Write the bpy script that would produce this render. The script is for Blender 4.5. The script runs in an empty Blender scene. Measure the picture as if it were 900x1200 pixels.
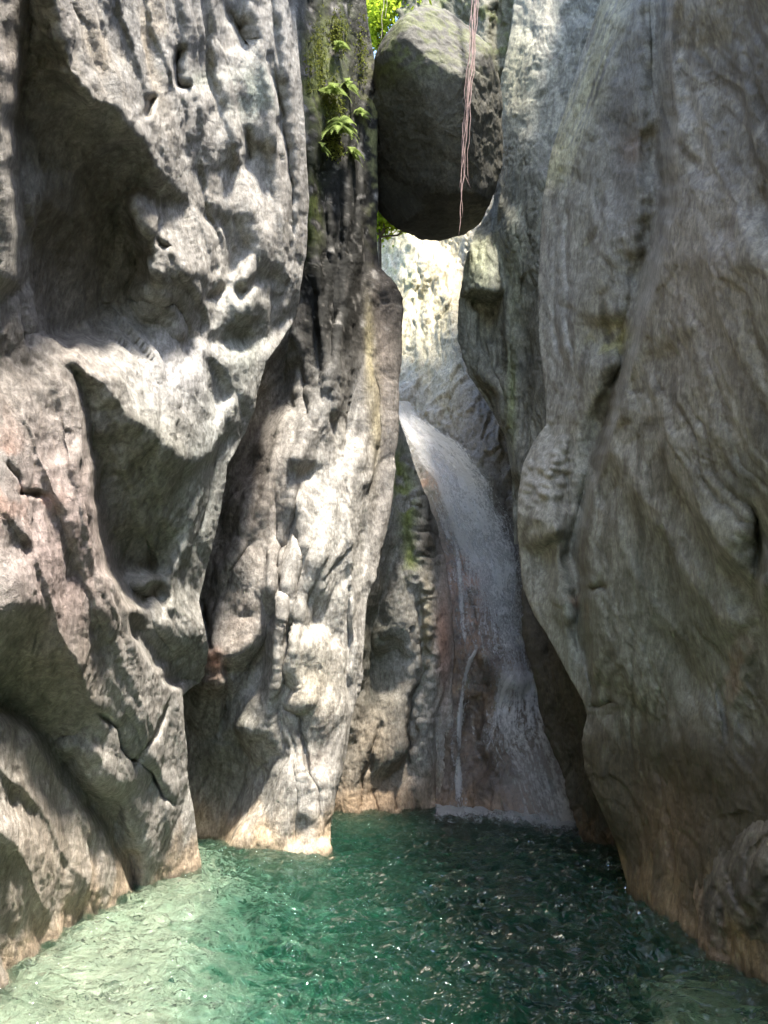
import bpy, math, random
import numpy as np
from mathutils import Vector
from mathutils.geometry import delaunay_2d_cdt

rng = np.random.default_rng(7)
random.seed(7)
SC = bpy.context.scene
COL = SC.collection

# ------------------------------------------------------------------ camera frame
H_CAM = 1.5
F = 866.0                       # focal length in photo pixels (900 x 1200)
PITCH = math.atan(250 / F)
cp, sp = math.cos(PITCH), math.sin(PITCH)

def ray(px, py):
    a = (np.asarray(px, float) - 450) / F
    b = (600 - np.asarray(py, float)) / F
    return a, cp - b * sp, sp + b * cp

def at(px, py, y):
    """world point that stands at depth y on the line of sight of a photo pixel"""
    a, ry, rz = ray(px, py)
    return np.stack([a / ry * y, np.broadcast_to(y, np.shape(a / ry)) * 1.0, H_CAM + rz / ry * y], -1)

# ------------------------------------------------------------------ noise
PERM = rng.permutation(512).astype(np.int32)
PERM = np.concatenate([PERM, PERM, PERM])
GRAD = rng.normal(size=(512, 3)); GRAD /= np.linalg.norm(GRAD, axis=1)[:, None]
GRAD = GRAD.astype(np.float32)

def hash3(i, j, k):
    return PERM[PERM[PERM[i & 511] + (j & 511)] + (k & 511)]

def perlin(p):
    p = p.astype(np.float32)
    i = np.floor(p).astype(np.int32); f = p - i
    u = f * f * f * (f * (f * 6 - 15) + 10)
    out = 0
    for dx in (0, 1):
        wx = u[:, 0] if dx else 1 - u[:, 0]
        for dy in (0, 1):
            wy = u[:, 1] if dy else 1 - u[:, 1]
            for dz in (0, 1):
                wz = u[:, 2] if dz else 1 - u[:, 2]
                g = GRAD[hash3(i[:, 0] + dx, i[:, 1] + dy, i[:, 2] + dz)]
                d = g[:, 0] * (f[:, 0] - dx) + g[:, 1] * (f[:, 1] - dy) + g[:, 2] * (f[:, 2] - dz)
                out = out + wx * wy * wz * d
    return out * 1.5

def fbm(p, octs=4, gain=.5, off=0.0):
    s = 0; a = 1.0; q = p + off
    for _ in range(octs):
        s = s + a * perlin(q); q = q * 2.03 + 17.3; a *= gain
    return s

def ridged(p, octs=4, gain=.5, off=0.0):
    s = 0; a = 1.0; q = p + off
    for _ in range(octs):
        n = 1 - np.abs(perlin(q)) * 2.0
        s = s + a * n; q = q * 2.07 + 9.1; a *= gain
    return s

def worley(p, seed=0):
    """tilted-facet height of the nearest cell and the distance to the cell border"""
    p = (p + seed * 31.7).astype(np.float32)
    i = np.floor(p).astype(np.int32)
    n = len(p)
    f1 = np.full(n, 9., np.float32); f2 = np.full(n, 9., np.float32); h = np.zeros(n, np.float32)
    for dx in (-1, 0, 1):
        for dy in (-1, 0, 1):
            for dz in (-1, 0, 1):
                c = i + np.array([dx, dy, dz], np.int32)
                hs = hash3(c[:, 0], c[:, 1], c[:, 2])
                jit = GRAD[hs] * .45 + .5
                d = p - (c + jit)
                dist = (d * d).sum(1)
                g = GRAD[(hs + 101) & 511]
                hh = (d * g).sum(1) + (hs % 97) / 97. * .5
                near = dist < f1
                f2 = np.where(near, f1, np.minimum(f2, dist))
                h = np.where(near, hh, h)
                f1 = np.where(near, dist, f1)
    return h, np.sqrt(f2) - np.sqrt(f1)

def slabs(p, seed=0, k=.55, tilt=.8):
    """overlapping convex slabs meeting in sharp creases (continuous)"""
    p = (p + seed * 13.3).astype(np.float32)
    i = np.floor(p).astype(np.int32)
    best = np.full(len(p), -9., np.float32)
    for dx in (-1, 0, 1):
        for dy in (-1, 0, 1):
            for dz in (-1, 0, 1):
                c = i + np.array([dx, dy, dz], np.int32)
                hs = hash3(c[:, 0], c[:, 1], c[:, 2])
                d = p - (c + GRAD[hs] * .45 + .5)
                g = GRAD[(hs + 211) & 511]
                v = (hs % 89) / 89. * .5 + tilt * (d * g).sum(1) - k * (d * d).sum(1)
                best = np.maximum(best, v)
    return best

def sstep(a, b, x):
    t = np.clip((x - a) / (b - a), 0, 1)
    return t * t * (3 - 2 * t)

# ------------------------------------------------------------------ irregular nets of measured heights
X0, Y0, ST = -160, -120, 2
NX, NY = 640, 740               # px -160..1120, py -120..1360

def tin(lines, default_pad=None, blur=1.5):
    """lines: polylines of (px, py, value); ridges and creases stay edges of the net"""
    verts, vals, edges, seen = [], [], [], {}
    for ln in lines:
        prev = None
        for (x, y, v) in ln:
            k = (round(x, 1), round(y, 1))
            if k not in seen:
                seen[k] = len(verts); verts.append(Vector((x, y))); vals.append(v)
            i = seen[k]
            if prev is not None and prev != i:
                edges.append((prev, i))
            prev = i
    if default_pad is not None:
        for (x, y, v) in default_pad:
            verts.append(Vector((x, y))); vals.append(v)
    ov, oe, of, ovo, oeo, ofo = delaunay_2d_cdt(verts, edges, [], 0, 1e-4)
    # values for vertices born at crossings: average of near originals
    va = np.zeros(len(ov)); P = np.array([(v.x, v.y) for v in ov]); O = np.array([(v.x, v.y) for v in verts]); VV = np.array(vals)
    for k, src in enumerate(ovo):
        if len(src):
            va[k] = np.mean([vals[s] for s in src])
        else:
            d = ((O - P[k]) ** 2).sum(1) + 1e-6; w = 1 / d ** 1.5
            va[k] = (w * VV).sum() / w.sum()
    img = np.full((NY, NX), np.nan)
    for f in of:
        tri = list(f)
        for q in range(1, len(tri) - 1):
            ia, ib, ic = tri[0], tri[q], tri[q + 1]
            A, B, Cc = P[ia], P[ib], P[ic]
            den = (B[1] - Cc[1]) * (A[0] - Cc[0]) + (Cc[0] - B[0]) * (A[1] - Cc[1])
            if abs(den) < 1e-9: continue
            c0 = max(0, int((min(A[0], B[0], Cc[0]) - X0) / ST)); c1 = min(NX - 1, int((max(A[0], B[0], Cc[0]) - X0) / ST) + 1)
            r0 = max(0, int((min(A[1], B[1], Cc[1]) - Y0) / ST)); r1 = min(NY - 1, int((max(A[1], B[1], Cc[1]) - Y0) / ST) + 1)
            if c1 < c0 or r1 < r0: continue
            gx, gy = np.meshgrid(X0 + ST * np.arange(c0, c1 + 1), Y0 + ST * np.arange(r0, r1 + 1))
            l0 = ((B[1] - Cc[1]) * (gx - Cc[0]) + (Cc[0] - B[0]) * (gy - Cc[1])) / den
            l1 = ((Cc[1] - A[1]) * (gx - Cc[0]) + (A[0] - Cc[0]) * (gy - Cc[1])) / den
            l2 = 1 - l0 - l1
            m = (l0 > -1e-6) & (l1 > -1e-6) & (l2 > -1e-6)
            sub = img[r0:r1 + 1, c0:c1 + 1]
            sub[m] = (l0 * va[ia] + l1 * va[ib] + l2 * va[ic])[m]
    # fill outside of the hull by spreading the edge values
    bad = np.isnan(img)
    if bad.any():
        for _ in range(2):
            for ax in (1, 0):
                arr = img if ax == 1 else img.T
                for r in arr:
                    g = np.where(~np.isnan(r))[0]
                    if len(g):
                        r[:] = np.interp(np.arange(len(r)), g, r[g])
    return gblur(img, blur)

def gblur(img, s):
    if s <= 0: return img
    k = int(3 * s + 1); w = np.exp(-.5 * (np.arange(-k, k + 1) / s) ** 2); w /= w.sum()
    out = np.apply_along_axis(lambda r: np.convolve(np.pad(r, k, 'edge'), w, 'valid'), 1, img)
    return np.apply_along_axis(lambda r: np.convolve(np.pad(r, k, 'edge'), w, 'valid'), 0, out)

def sample(img, px, py):
    fx = np.clip((px - X0) / ST, 0, NX - 1.001); fy = np.clip((py - Y0) / ST, 0, NY - 1.001)
    ix = fx.astype(int); iy = fy.astype(int); tx = fx - ix; ty = fy - iy
    return (img[iy, ix] * (1 - tx) + img[iy, ix + 1] * tx) * (1 - ty) + (img[iy + 1, ix] * (1 - tx) + img[iy + 1, ix + 1] * tx) * ty

def dist_line(px, py, pts):
    """distance in photo pixels to a polyline, and how far along it (0..1)"""
    best = np.full(px.shape, 1e9); al = np.zeros(px.shape)
    pts = np.array(pts, float); n = len(pts) - 1
    for i in range(n):
        a, b = pts[i, :2], pts[i + 1, :2]; d = b - a
        t = np.clip(((px - a[0]) * d[0] + (py - a[1]) * d[1]) / (d @ d + 1e-9), 0, 1)
        dd = np.hypot(px - a[0] - t * d[0], py - a[1] - t * d[1])
        m = dd < best
        best[m] = dd[m]; al[m] = ((i + t) / n)[m]
    return best, al

def lips(px, py, items):
    """long leaning rock lips: gentle on the upper right, abrupt on the lower left"""
    e = np.zeros_like(px)
    for pts_, hgt, wa, wb in items:
        pts_ = np.array(pts_, float)
        d, al = dist_line(px, py, pts_)
        xs = np.interp(py, pts_[:, 1], pts_[:, 0])
        e = e + hgt * np.exp(-d / np.where(px > xs, wa, wb)) * np.clip(5 * al * (1 - al), 0, 1)
    return e

def curve(pts, py):
    pts = np.array(pts, float)
    return np.interp(py, pts[:, 1], pts[:, 0])

# ------------------------------------------------------------------ materials
def new_mat(name):
    m = bpy.data.materials.new(name); m.use_nodes = True
    nt = m.node_tree; nt.nodes.clear()
    return m, nt

def N(nt, t, **kw):
    n = nt.nodes.new(t)
    for k, v in kw.items():
        if k in ('inputs',):
            for kk, vv in v.items(): n.inputs[kk].default_value = vv
        else: setattr(n, k, v)
    return n

def rock_material(name, rough=(.55, .85), bump=.7, stretch=(1, 1, 1), rot=(0, 0, 0), grain=1.0, wet=.0):
    m, nt = new_mat(name); L = nt.links.new
    out = N(nt, 'ShaderNodeOutputMaterial'); b = N(nt, 'ShaderNodeBsdfPrincipled')
    L(b.outputs[0], out.inputs[0])
    tc = N(nt, 'ShaderNodeTexCoord')
    mp = N(nt, 'ShaderNodeMapping'); mp.inputs['Scale'].default_value = stretch; mp.inputs['Rotation'].default_value = rot
    L(tc.outputs['Object'], mp.inputs[0])
    at_ = N(nt, 'ShaderNodeAttribute', attribute_name='tint')
    n1 = N(nt, 'ShaderNodeTexNoise', inputs={'Scale': 5.0 * grain, 'Detail': 8, 'Roughness': .65, 'Distortion': .6})
    n2 = N(nt, 'ShaderNodeTexNoise', inputs={'Scale': 17.0 * grain, 'Detail': 9, 'Roughness': .72, 'Distortion': .3})
    n3 = N(nt, 'ShaderNodeTexVoronoi', feature='DISTANCE_TO_EDGE', inputs={'Scale': 6.0 * grain, 'Randomness': 1})
    n4 = N(nt, 'ShaderNodeTexNoise', inputs={'Scale': 110.0 * grain, 'Detail': 4, 'Roughness': .7})
    for n in (n1, n2): L(mp.outputs[0], n.inputs['Vector'])
    L(tc.outputs['Object'], n4.inputs['Vector'])
    # mineral mottling: a real variation of the stone
    r1 = N(nt, 'ShaderNodeValToRGB'); r1.color_ramp.elements[0].position = .28; r1.color_ramp.elements[0].color = (.52, .50, .47, 1)
    r1.color_ramp.elements[1].position = .72; r1.color_ramp.elements[1].color = (1.28, 1.27, 1.25, 1)
    L(n1.outputs[0], r1.inputs[0])
    r2 = N(nt, 'ShaderNodeValToRGB'); r2.color_ramp.elements[0].position = .38; r2.color_ramp.elements[0].color = (.48, .465, .45, 1)
    r2.color_ramp.elements[1].position = .62; r2.color_ramp.elements[1].color = (1.3, 1.3, 1.3, 1)
    L(n2.outputs[0], r2.inputs[0])
    m1 = N(nt, 'ShaderNodeMix', data_type='RGBA', blend_type='MULTIPLY'); m1.inputs[0].default_value = .8
    m2 = N(nt, 'ShaderNodeMix', data_type='RGBA', blend_type='MULTIPLY'); m2.inputs[0].default_value = .7
    L(at_.outputs['Color'], m1.inputs[6]); L(r1.outputs[0], m1.inputs[7])
    L(m1.outputs[2], m2.inputs[6]); L(r2.outputs[0], m2.inputs[7])
    # thin mineral streaks along the bedding, and small dark specks
    mps = N(nt, 'ShaderNodeMapping'); mps.inputs['Scale'].default_value = (stretch[0] * 3.0, stretch[1] * 3.0, stretch[2] * .9); mps.inputs['Rotation'].default_value = rot
    L(tc.outputs['Object'], mps.inputs[0])
    n6 = N(nt, 'ShaderNodeTexNoise', inputs={'Scale': 3.4 * grain, 'Detail': 7, 'Roughness': .62, 'Distortion': 2.4}); L(mps.outputs[0], n6.inputs['Vector'])
    r6 = N(nt, 'ShaderNodeValToRGB'); r6.color_ramp.elements[0].position = .40; r6.color_ramp.elements[0].color = (.50, .47, .43, 1)
    r6.color_ramp.elements[1].position = .56; r6.color_ramp.elements[1].color = (1.12, 1.12, 1.11, 1); L(n6.outputs[0], r6.inputs[0])
    m6 = N(nt, 'ShaderNodeMix', data_type='RGBA', blend_type='MULTIPLY'); m6.inputs[0].default_value = .34
    L(m2.outputs[2], m6.inputs[6]); L(r6.outputs[0], m6.inputs[7])
    r4 = N(nt, 'ShaderNodeValToRGB'); r4.color_ramp.elements[0].position = .36; r4.color_ramp.elements[0].color = (.45, .43, .40, 1)
    r4.color_ramp.elements[1].position = .46; r4.color_ramp.elements[1].color = (1.03, 1.03, 1.03, 1); L(n4.outputs[0], r4.inputs[0])
    m4 = N(nt, 'ShaderNodeMix', data_type='RGBA', blend_type='MULTIPLY'); m4.inputs[0].default_value = .6
    L(m6.outputs[2], m4.inputs[6]); L(r4.outputs[0], m4.inputs[7])
    L(m4.outputs[2], b.inputs['Base Color'])
    rr = N(nt, 'ShaderNodeMapRange', inputs={'From Min': .3, 'From Max': .7, 'To Min': rough[0], 'To Max': rough[1]})
    L(n2.outputs[0], rr.inputs[0]); L(rr.outputs[0], b.inputs['Roughness'])
    b.inputs['Specular IOR Level'].default_value = .35 + wet
    # bump
    a1 = N(nt, 'ShaderNodeMath', operation='MULTIPLY_ADD', inputs={1: .5}); L(n2.outputs[0], a1.inputs[0])
    a0 = N(nt, 'ShaderNodeMath', operation='MULTIPLY', inputs={1: .35}); L(n1.outputs[0], a0.inputs[0]); L(a0.outputs[0], a1.inputs[2])
    n5 = N(nt, 'ShaderNodeTexNoise', noise_type='RIDGED_MULTIFRACTAL', inputs={'Scale': 4.0 * grain, 'Detail': 9, 'Roughness': .55, 'Lacunarity': 2.2, 'Offset': .9, 'Gain': 1.6, 'Distortion': .4}); L(mp.outputs[0], n5.inputs['Vector'])
    a5 = N(nt, 'ShaderNodeMath', operation='MULTIPLY_ADD', inputs={1: .10}); L(n5.outputs[0], a5.inputs[0]); L(a1.outputs[0], a5.inputs[2]); a1 = a5
    a2 = N(nt, 'ShaderNodeMath', operation='MULTIPLY_ADD', inputs={1: .22}); L(n4.outputs[0], a2.inputs[0]); L(a1.outputs[0], a2.inputs[2])
    bp = N(nt, 'ShaderNodeBump', inputs={'Strength': bump, 'Distance': .06})
    L(a2.outputs[0], bp.inputs['Height']); L(bp.outputs[0], b.inputs['Normal'])
    a7 = N(nt, 'ShaderNodeMath', operation='MULTIPLY_ADD', inputs={1: .08}); L(n6.outputs[0], a7.inputs[0]); L(a2.outputs[0], a7.inputs[2]); L(a7.outputs[0], bp.inputs['Height'])
    return m

# ------------------------------------------------------------------ object helpers
def tag(o, label=None, cat=None, group=None, kind=None):
    if label: o['label'] = label
    if cat: o['category'] = cat
    if group: o['group'] = group
    if kind: o['kind'] = kind
    return o

def mesh_obj(name, verts, faces, mat=None, parent=None, smooth=True):
    me = bpy.data.meshes.new(name)
    verts = np.asarray(verts, np.float32).reshape(-1, 3)
    if isinstance(faces, np.ndarray):
        nf, k = faces.shape
        me.vertices.add(len(verts)); me.vertices.foreach_set('co', verts.ravel())
        me.loops.add(nf * k); me.loops.foreach_set('vertex_index', faces.astype(np.int32).ravel())
        me.polygons.add(nf); me.polygons.foreach_set('loop_start', np.arange(0, nf * k, k, dtype=np.int32))
        me.update(calc_edges=True)
    else:
        me.from_pydata([tuple(map(float, v)) for v in verts], [], faces); me.update()
    if smooth: me.polygons.foreach_set('use_smooth', np.ones(len(me.polygons), bool))
    if mat: me.materials.append(mat)
    o = bpy.data.objects.new(name, me); COL.objects.link(o)
    if parent: o.parent = parent
    return o

def grid_faces(R, C):
    i = np.arange(R * C).reshape(R, C)
    return np.stack([i[:-1, :-1], i[1:, :-1], i[1:, 1:], i[:-1, 1:]], -1).reshape(-1, 4)

def set_tint(o, rgb):
    ca = o.data.color_attributes.new('tint', 'FLOAT_COLOR', 'POINT')
    a = np.ones((len(o.data.vertices), 4), np.float32); a[:, :3] = np.clip(rgb, .004, .95)
    ca.data.foreach_set('color', a.ravel())

def grid_normals(P):
    du = np.gradient(P, axis=1); dv = np.gradient(P, axis=0)
    n = np.cross(dv, du); n /= np.linalg.norm(n, axis=-1, keepdims=True) + 1e-9
    return n

def patch0(V, seed): return sstep(-.3, .35, fbm(V * 1.1, 2, off=seed + 63.))
# ------------------------------------------------------------------ rock masses
def rock_mass(name, mat, left, right, y_top, y_bot, base, feats, cracks=(), step=2.0,
              curl_l=0, curl_r=0, up=0.0, up_lean=(0, 0), fwd=0.0, back=0.0, down=3.0, warp=1.0,
              amp=None, dirv=(0, 0, 1), tint=None, seed=0, label=None, cat='cliff', extra=None, feat_blur=2.2):
    A = dict(slab=0., slab2=0., slab3=0., rib=0., facet0=0., big=.10, mid=.045, facet=.05, facet2=.02, small=.012, streak=.02, crack=.03)
    if amp: A.update(amp)
    pys = np.arange(y_top, y_bot + .1, step)
    Lb, Rb = curve(left, pys), curve(right, pys)
    ncol = int(max(8, np.max(Rb - Lb) / step))
    u = np.linspace(0, 1, ncol)
    px = Lb[:, None] + (Rb - Lb)[:, None] * u[None]
    py = np.repeat(pys[:, None], ncol, 1)
    if not callable(base):
        bimg = tin(base, blur=10)
        depth = sample(bimg, px, py)
    else:
        depth = base(px, py)
    q = np.stack([px, py, np.full_like(px, 3.3 * seed)], -1).reshape(-1, 3)
    wx = (fbm(q / 60., 3, off=3.1) * 7 + fbm(q / 16., 2, off=8.1) * 1.3).reshape(px.shape) * warp
    wy = (fbm(q / 60., 3, off=53.1) * 7 + fbm(q / 16., 2, off=28.1) * 1.3).reshape(px.shape) * warp
    edge = np.minimum(px - Lb[:, None], Rb[:, None] - px)
    k = sstep(0, 25, edge); wx *= k; wy *= k
    if feats:
        fimg = tin(feats, blur=feat_blur)
        e = sample(fimg, px + wx, py + wy)
    else:
        e = np.zeros_like(px)
    if extra: e = e + extra(px + wx * .6, py + wy * .6)
    for (pts, w, dep) in cracks:
        d, al = dist_line(px + wx * 1.2, py + wy * 1.2, pts)
        e = e - dep * np.exp(-(d / w) ** 2) * (1 if len(pts) < 3 else np.clip(4 * al * (1 - al) + .35, 0, 1))
    depth = gblur(depth - e, .9)
    # silhouettes turn away from the eye like rounded rock
    cols_px, cols_py, cols_d = [px], [py], [depth]
    def curl(side, n):
        sgn = -1 if side == 'r' else 1
        c = -1 if side == 'r' else 0
        out = []
        for k in range(1, n + 1):
            t = k / n
            out.append((px[:, c] + sgn * (2.5 * k) * t, py[:, c], depth[:, c] + .05 * k + 3.2 * t ** 2.2))
        return out
    if curl_r:
        cs = curl('r', curl_r)
        cols_px.append(np.stack([c[0] for c in cs], 1)); cols_py.append(np.stack([c[1] for c in cs], 1)); cols_d.append(np.stack([c[2] for c in cs], 1))
    if curl_l:
        cs = curl('l', curl_l)[::-1]
        cols_px.insert(0, np.stack([c[0] for c in cs], 1)); cols_py.insert(0, np.stack([c[1] for c in cs], 1)); cols_d.insert(0, np.stack([c[2] for c in cs], 1))
    px = np.concatenate(cols_px, 1); py = np.concatenate(cols_py, 1); depth = np.concatenate(cols_d, 1)
    P = at(px, py, depth)
    def ts(total, first):
        t, s, o = 0, first, []
        while t < total:
            t += s; s *= 1.12; o.append(t)
        return o
    def padc(P, px, py, vec, total, side):
        steps = ts(total, .03)
        if not steps: return P, px, py
        ref = P[:, :1] if side == 'l' else P[:, -1:]
        new = np.concatenate([ref + np.array(vec) * t for t in (steps[::-1] if side == 'l' else steps)], 1)
        rx = np.repeat(px[:, :1] if side == 'l' else px[:, -1:], len(steps), 1); ry = np.repeat(py[:, :1] if side == 'l' else py[:, -1:], len(steps), 1)
        cat_ = (lambda a, b: np.concatenate([b, a], 1)) if side == 'l' else (lambda a, b: np.concatenate([a, b], 1))
        return cat_(P, new), cat_(px, rx), cat_(py, ry)
    if fwd: P, px, py = padc(P, px, py, fwd[0], fwd[1], fwd[2])
    if back: P, px, py = padc(P, px, py, back[0], back[1], back[2])
    if up:
        st = ts(up, .04)[::-1]
        P = np.concatenate([P[:1] + (np.array([up_lean[0] * t, up_lean[1] * t, t]) if not callable(up_lean) else up_lean(P[:1], t)) for t in st] + [P], 0)
        px = np.concatenate([px[:1]] * len(st) + [px], 0); py = np.concatenate([py[:1] - 20 * (i + 1) for i in range(len(st))][::-1] + [py], 0)
    if down:
        st = ts(down, .06)
        P = np.concatenate([P] + [P[-1:] + np.array([0, 0, -t]) for t in st], 0)
        px = np.concatenate([px] + [px[-1:]] * len(st), 0); py = np.concatenate([py] + [py[-1:] + 4 * (i + 1) for i in range(len(st))], 0)
    R, C = P.shape[:2]
    nrm = grid_normals(P)
    for _ in range(3):
        nrm[1:-1, 1:-1] = (nrm[1:-1, 1:-1] * 2 + nrm[:-2, 1:-1] + nrm[2:, 1:-1] + nrm[1:-1, :-2] + nrm[1:-1, 2:]) / 6
    nrm /= np.linalg.norm(nrm, axis=-1, keepdims=True) + 1e-9
    tocam = np.array([0, 0, H_CAM]) - P
    if ((nrm * tocam).sum(-1) > 0).mean() < .5: nrm = -nrm
    V = P.reshape(-1, 3)
    # foliation frame: stretched along dirv
    d = np.array(dirv, float); d /= np.linalg.norm(d)
    t1 = np.cross(d, (0, 1, .01)); t1 /= np.linalg.norm(t1); t2 = np.cross(d, t1)
    W = np.stack([V @ t1, V @ t2, (V @ d)], -1)
    wob = np.stack([fbm(V * .55, 2, off=5.5 + seed), fbm(V * .8, 2, off=15.5 + seed), fbm(V * .8, 2, off=25.5 + seed)], -1) * .35
    Wf = W + wob
    disp = A['big'] * fbm(Wf * np.array([1., 1., .55]), 3, off=seed)
    disp += A['mid'] * (ridged(Wf * np.array([2.4, 2.4, .45]), 2, off=seed + 4.) - 1.0)
    if A['slab']: disp += A['slab'] * (slabs(Wf * np.array([1.0, 1.0, .34]), seed + 3) - .3)
    if A['slab2']: disp += A['slab2'] * (slabs(Wf * np.array([2.7, 2.7, .9]) + wob, seed + 5) - .3)
    if A['slab3']: disp += A['slab3'] * (.4 + .9 * patch0(V, seed)) * (slabs(Wf * np.array([7., 7., 2.6]) + wob * 2, seed + 7) - .3)
    if A['facet0']:
        h0, ed0 = worley(Wf * np.array([1.15, 1.15, .5]), seed + 21); disp += A['facet0'] * h0
    if A['rib']: disp += A['rib'] * (ridged(Wf * np.array([1.5, 1.5, .16]), 2, gain=.4, off=seed + 44.) - .7)
    h, ed = worley(Wf * np.array([2.1, 2.1, .6]), seed + 1)
    disp += A['facet'] * h - A['crack'] * np.exp(-(ed / .05) ** 2) * .6
    h2, ed2 = worley(Wf * np.array([7., 7., 2.2]) + wob, seed + 2)
    disp += A['facet2'] * h2
    patch = sstep(-.35, .35, fbm(V * .9, 2, off=seed + 33.))
    disp += A['streak'] * (.3 + .9 * patch) * (ridged(Wf * np.array([13., 13., .9]), 3, off=seed + 9.) - 1.0)
    pits = perlin(Wf * np.array([9., 9., 3.5]) + seed * 3.)
    disp -= A['small'] * 1.6 * sstep(.5, .65, pits) * (1.1 - patch)
    disp += A['small'] * fbm(V * 13., 4, gain=.6, off=seed + 2.)
    # faces that run away along the line of sight are stretched: keep them smooth
    vdir = tocam / np.linalg.norm(tocam, axis=-1, keepdims=True)
    gn = grid_normals(P); fac = np.abs((gn * vdir).sum(-1))
    for _ in range(4):
        fac[1:-1, 1:-1] = np.minimum(fac[1:-1, 1:-1], (fac[:-2, 1:-1] + fac[2:, 1:-1] + fac[1:-1, :-2] + fac[1:-1, 2:]) / 4)
    disp = disp * sstep(.06, .32, fac).ravel()
    V = V + nrm.reshape(-1, 3) * disp[:, None]
    o = mesh_obj(name, V, grid_faces(R, C), mat)
    rgb = tint(V, px.ravel(), py.ravel(), ed, h, Wf) if tint else np.full((len(V), 3), .3)
    set_tint(o, rgb)
    tag(o, label, cat)
    return o

def blob(px, py, x, y, rx, ry, ang=0):
    c, s = math.cos(math.radians(ang)), math.sin(math.radians(ang))
    u = ((px - x) * c + (py - y) * s) / rx; v = (-(px - x) * s + (py - y) * c) / ry
    return np.exp(-(u * u + v * v))

def mixc(rgb, col, w):
    w = np.clip(w, 0, 1)[:, None]
    return rgb * (1 - w) + np.array(col)[None] * w

def waterline_stain(rgb, V, seed=0, hi=.55, col=(.50, .36, .22), k=.8):
    n = fbm(V * np.array([2.5, 2.5, 1.0]), 3, off=77 + seed)
    w = 1 - sstep(.05, hi, V[:, 2] + n * .35)
    rgb = mixc(rgb, col, w * k)
    wet = 1 - sstep(-.02, .09, V[:, 2] + n * .05)
    return rgb * (1 - .45 * wet[:, None])

# ================================================================== NEAR LEFT MASSIF
pts = lambda *a: [[p] for p in a]
base_left = [
    [(-160, -120, 2.75), (-40, -120, 3.1), (0, -120, 3.35), (100, -120, 4.1), (200, -120, 5.0), (300, -120, 6.2), (360, -120, 7.2), (460, -120, 9.5)],
    [(-160, 0, 3.0), (-40, 0, 3.35), (0, 0, 3.6), (100, 0, 4.4), (200, 0, 5.5), (300, 0, 6.9), (345, 0, 7.6), (460, 0, 10.0)],
    [(-160, 300, 3.4), (-40, 300, 3.85), (0, 300, 4.1), (100, 300, 5.1), (200, 300, 6.3), (300, 300, 7.8), (360, 300, 8.8), (460, 300, 10.5)],
    [(-160, 600, 3.6), (-40, 600, 4.2), (0, 600, 4.5), (100, 600, 5.7), (200, 600, 7.1), (260, 600, 8.1), (340, 600, 9.6), (460, 600, 11.)],
    [(-160, 900, 3.9), (-40, 900, 4.6), (0, 900, 5.0), (100, 900, 6.5), (200, 900, 8.4), (260, 900, 9.4), (460, 900, 11.5)],
    [(-160, 1130, 4.2), (-40, 1130, 4.95), (0, 1130, 5.4), (100, 1075, 6.9), (160, 1042, 7.85), (235, 1010, 9.2), (460, 1010, 11.6)],
    [(-160, 1360, 4.2), (-40, 1360, 4.95), (0, 1360, 5.4), (100, 1360, 6.9), (160, 1360, 7.85), (235, 1360, 9.2), (460, 1360, 11.6)],
]
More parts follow.
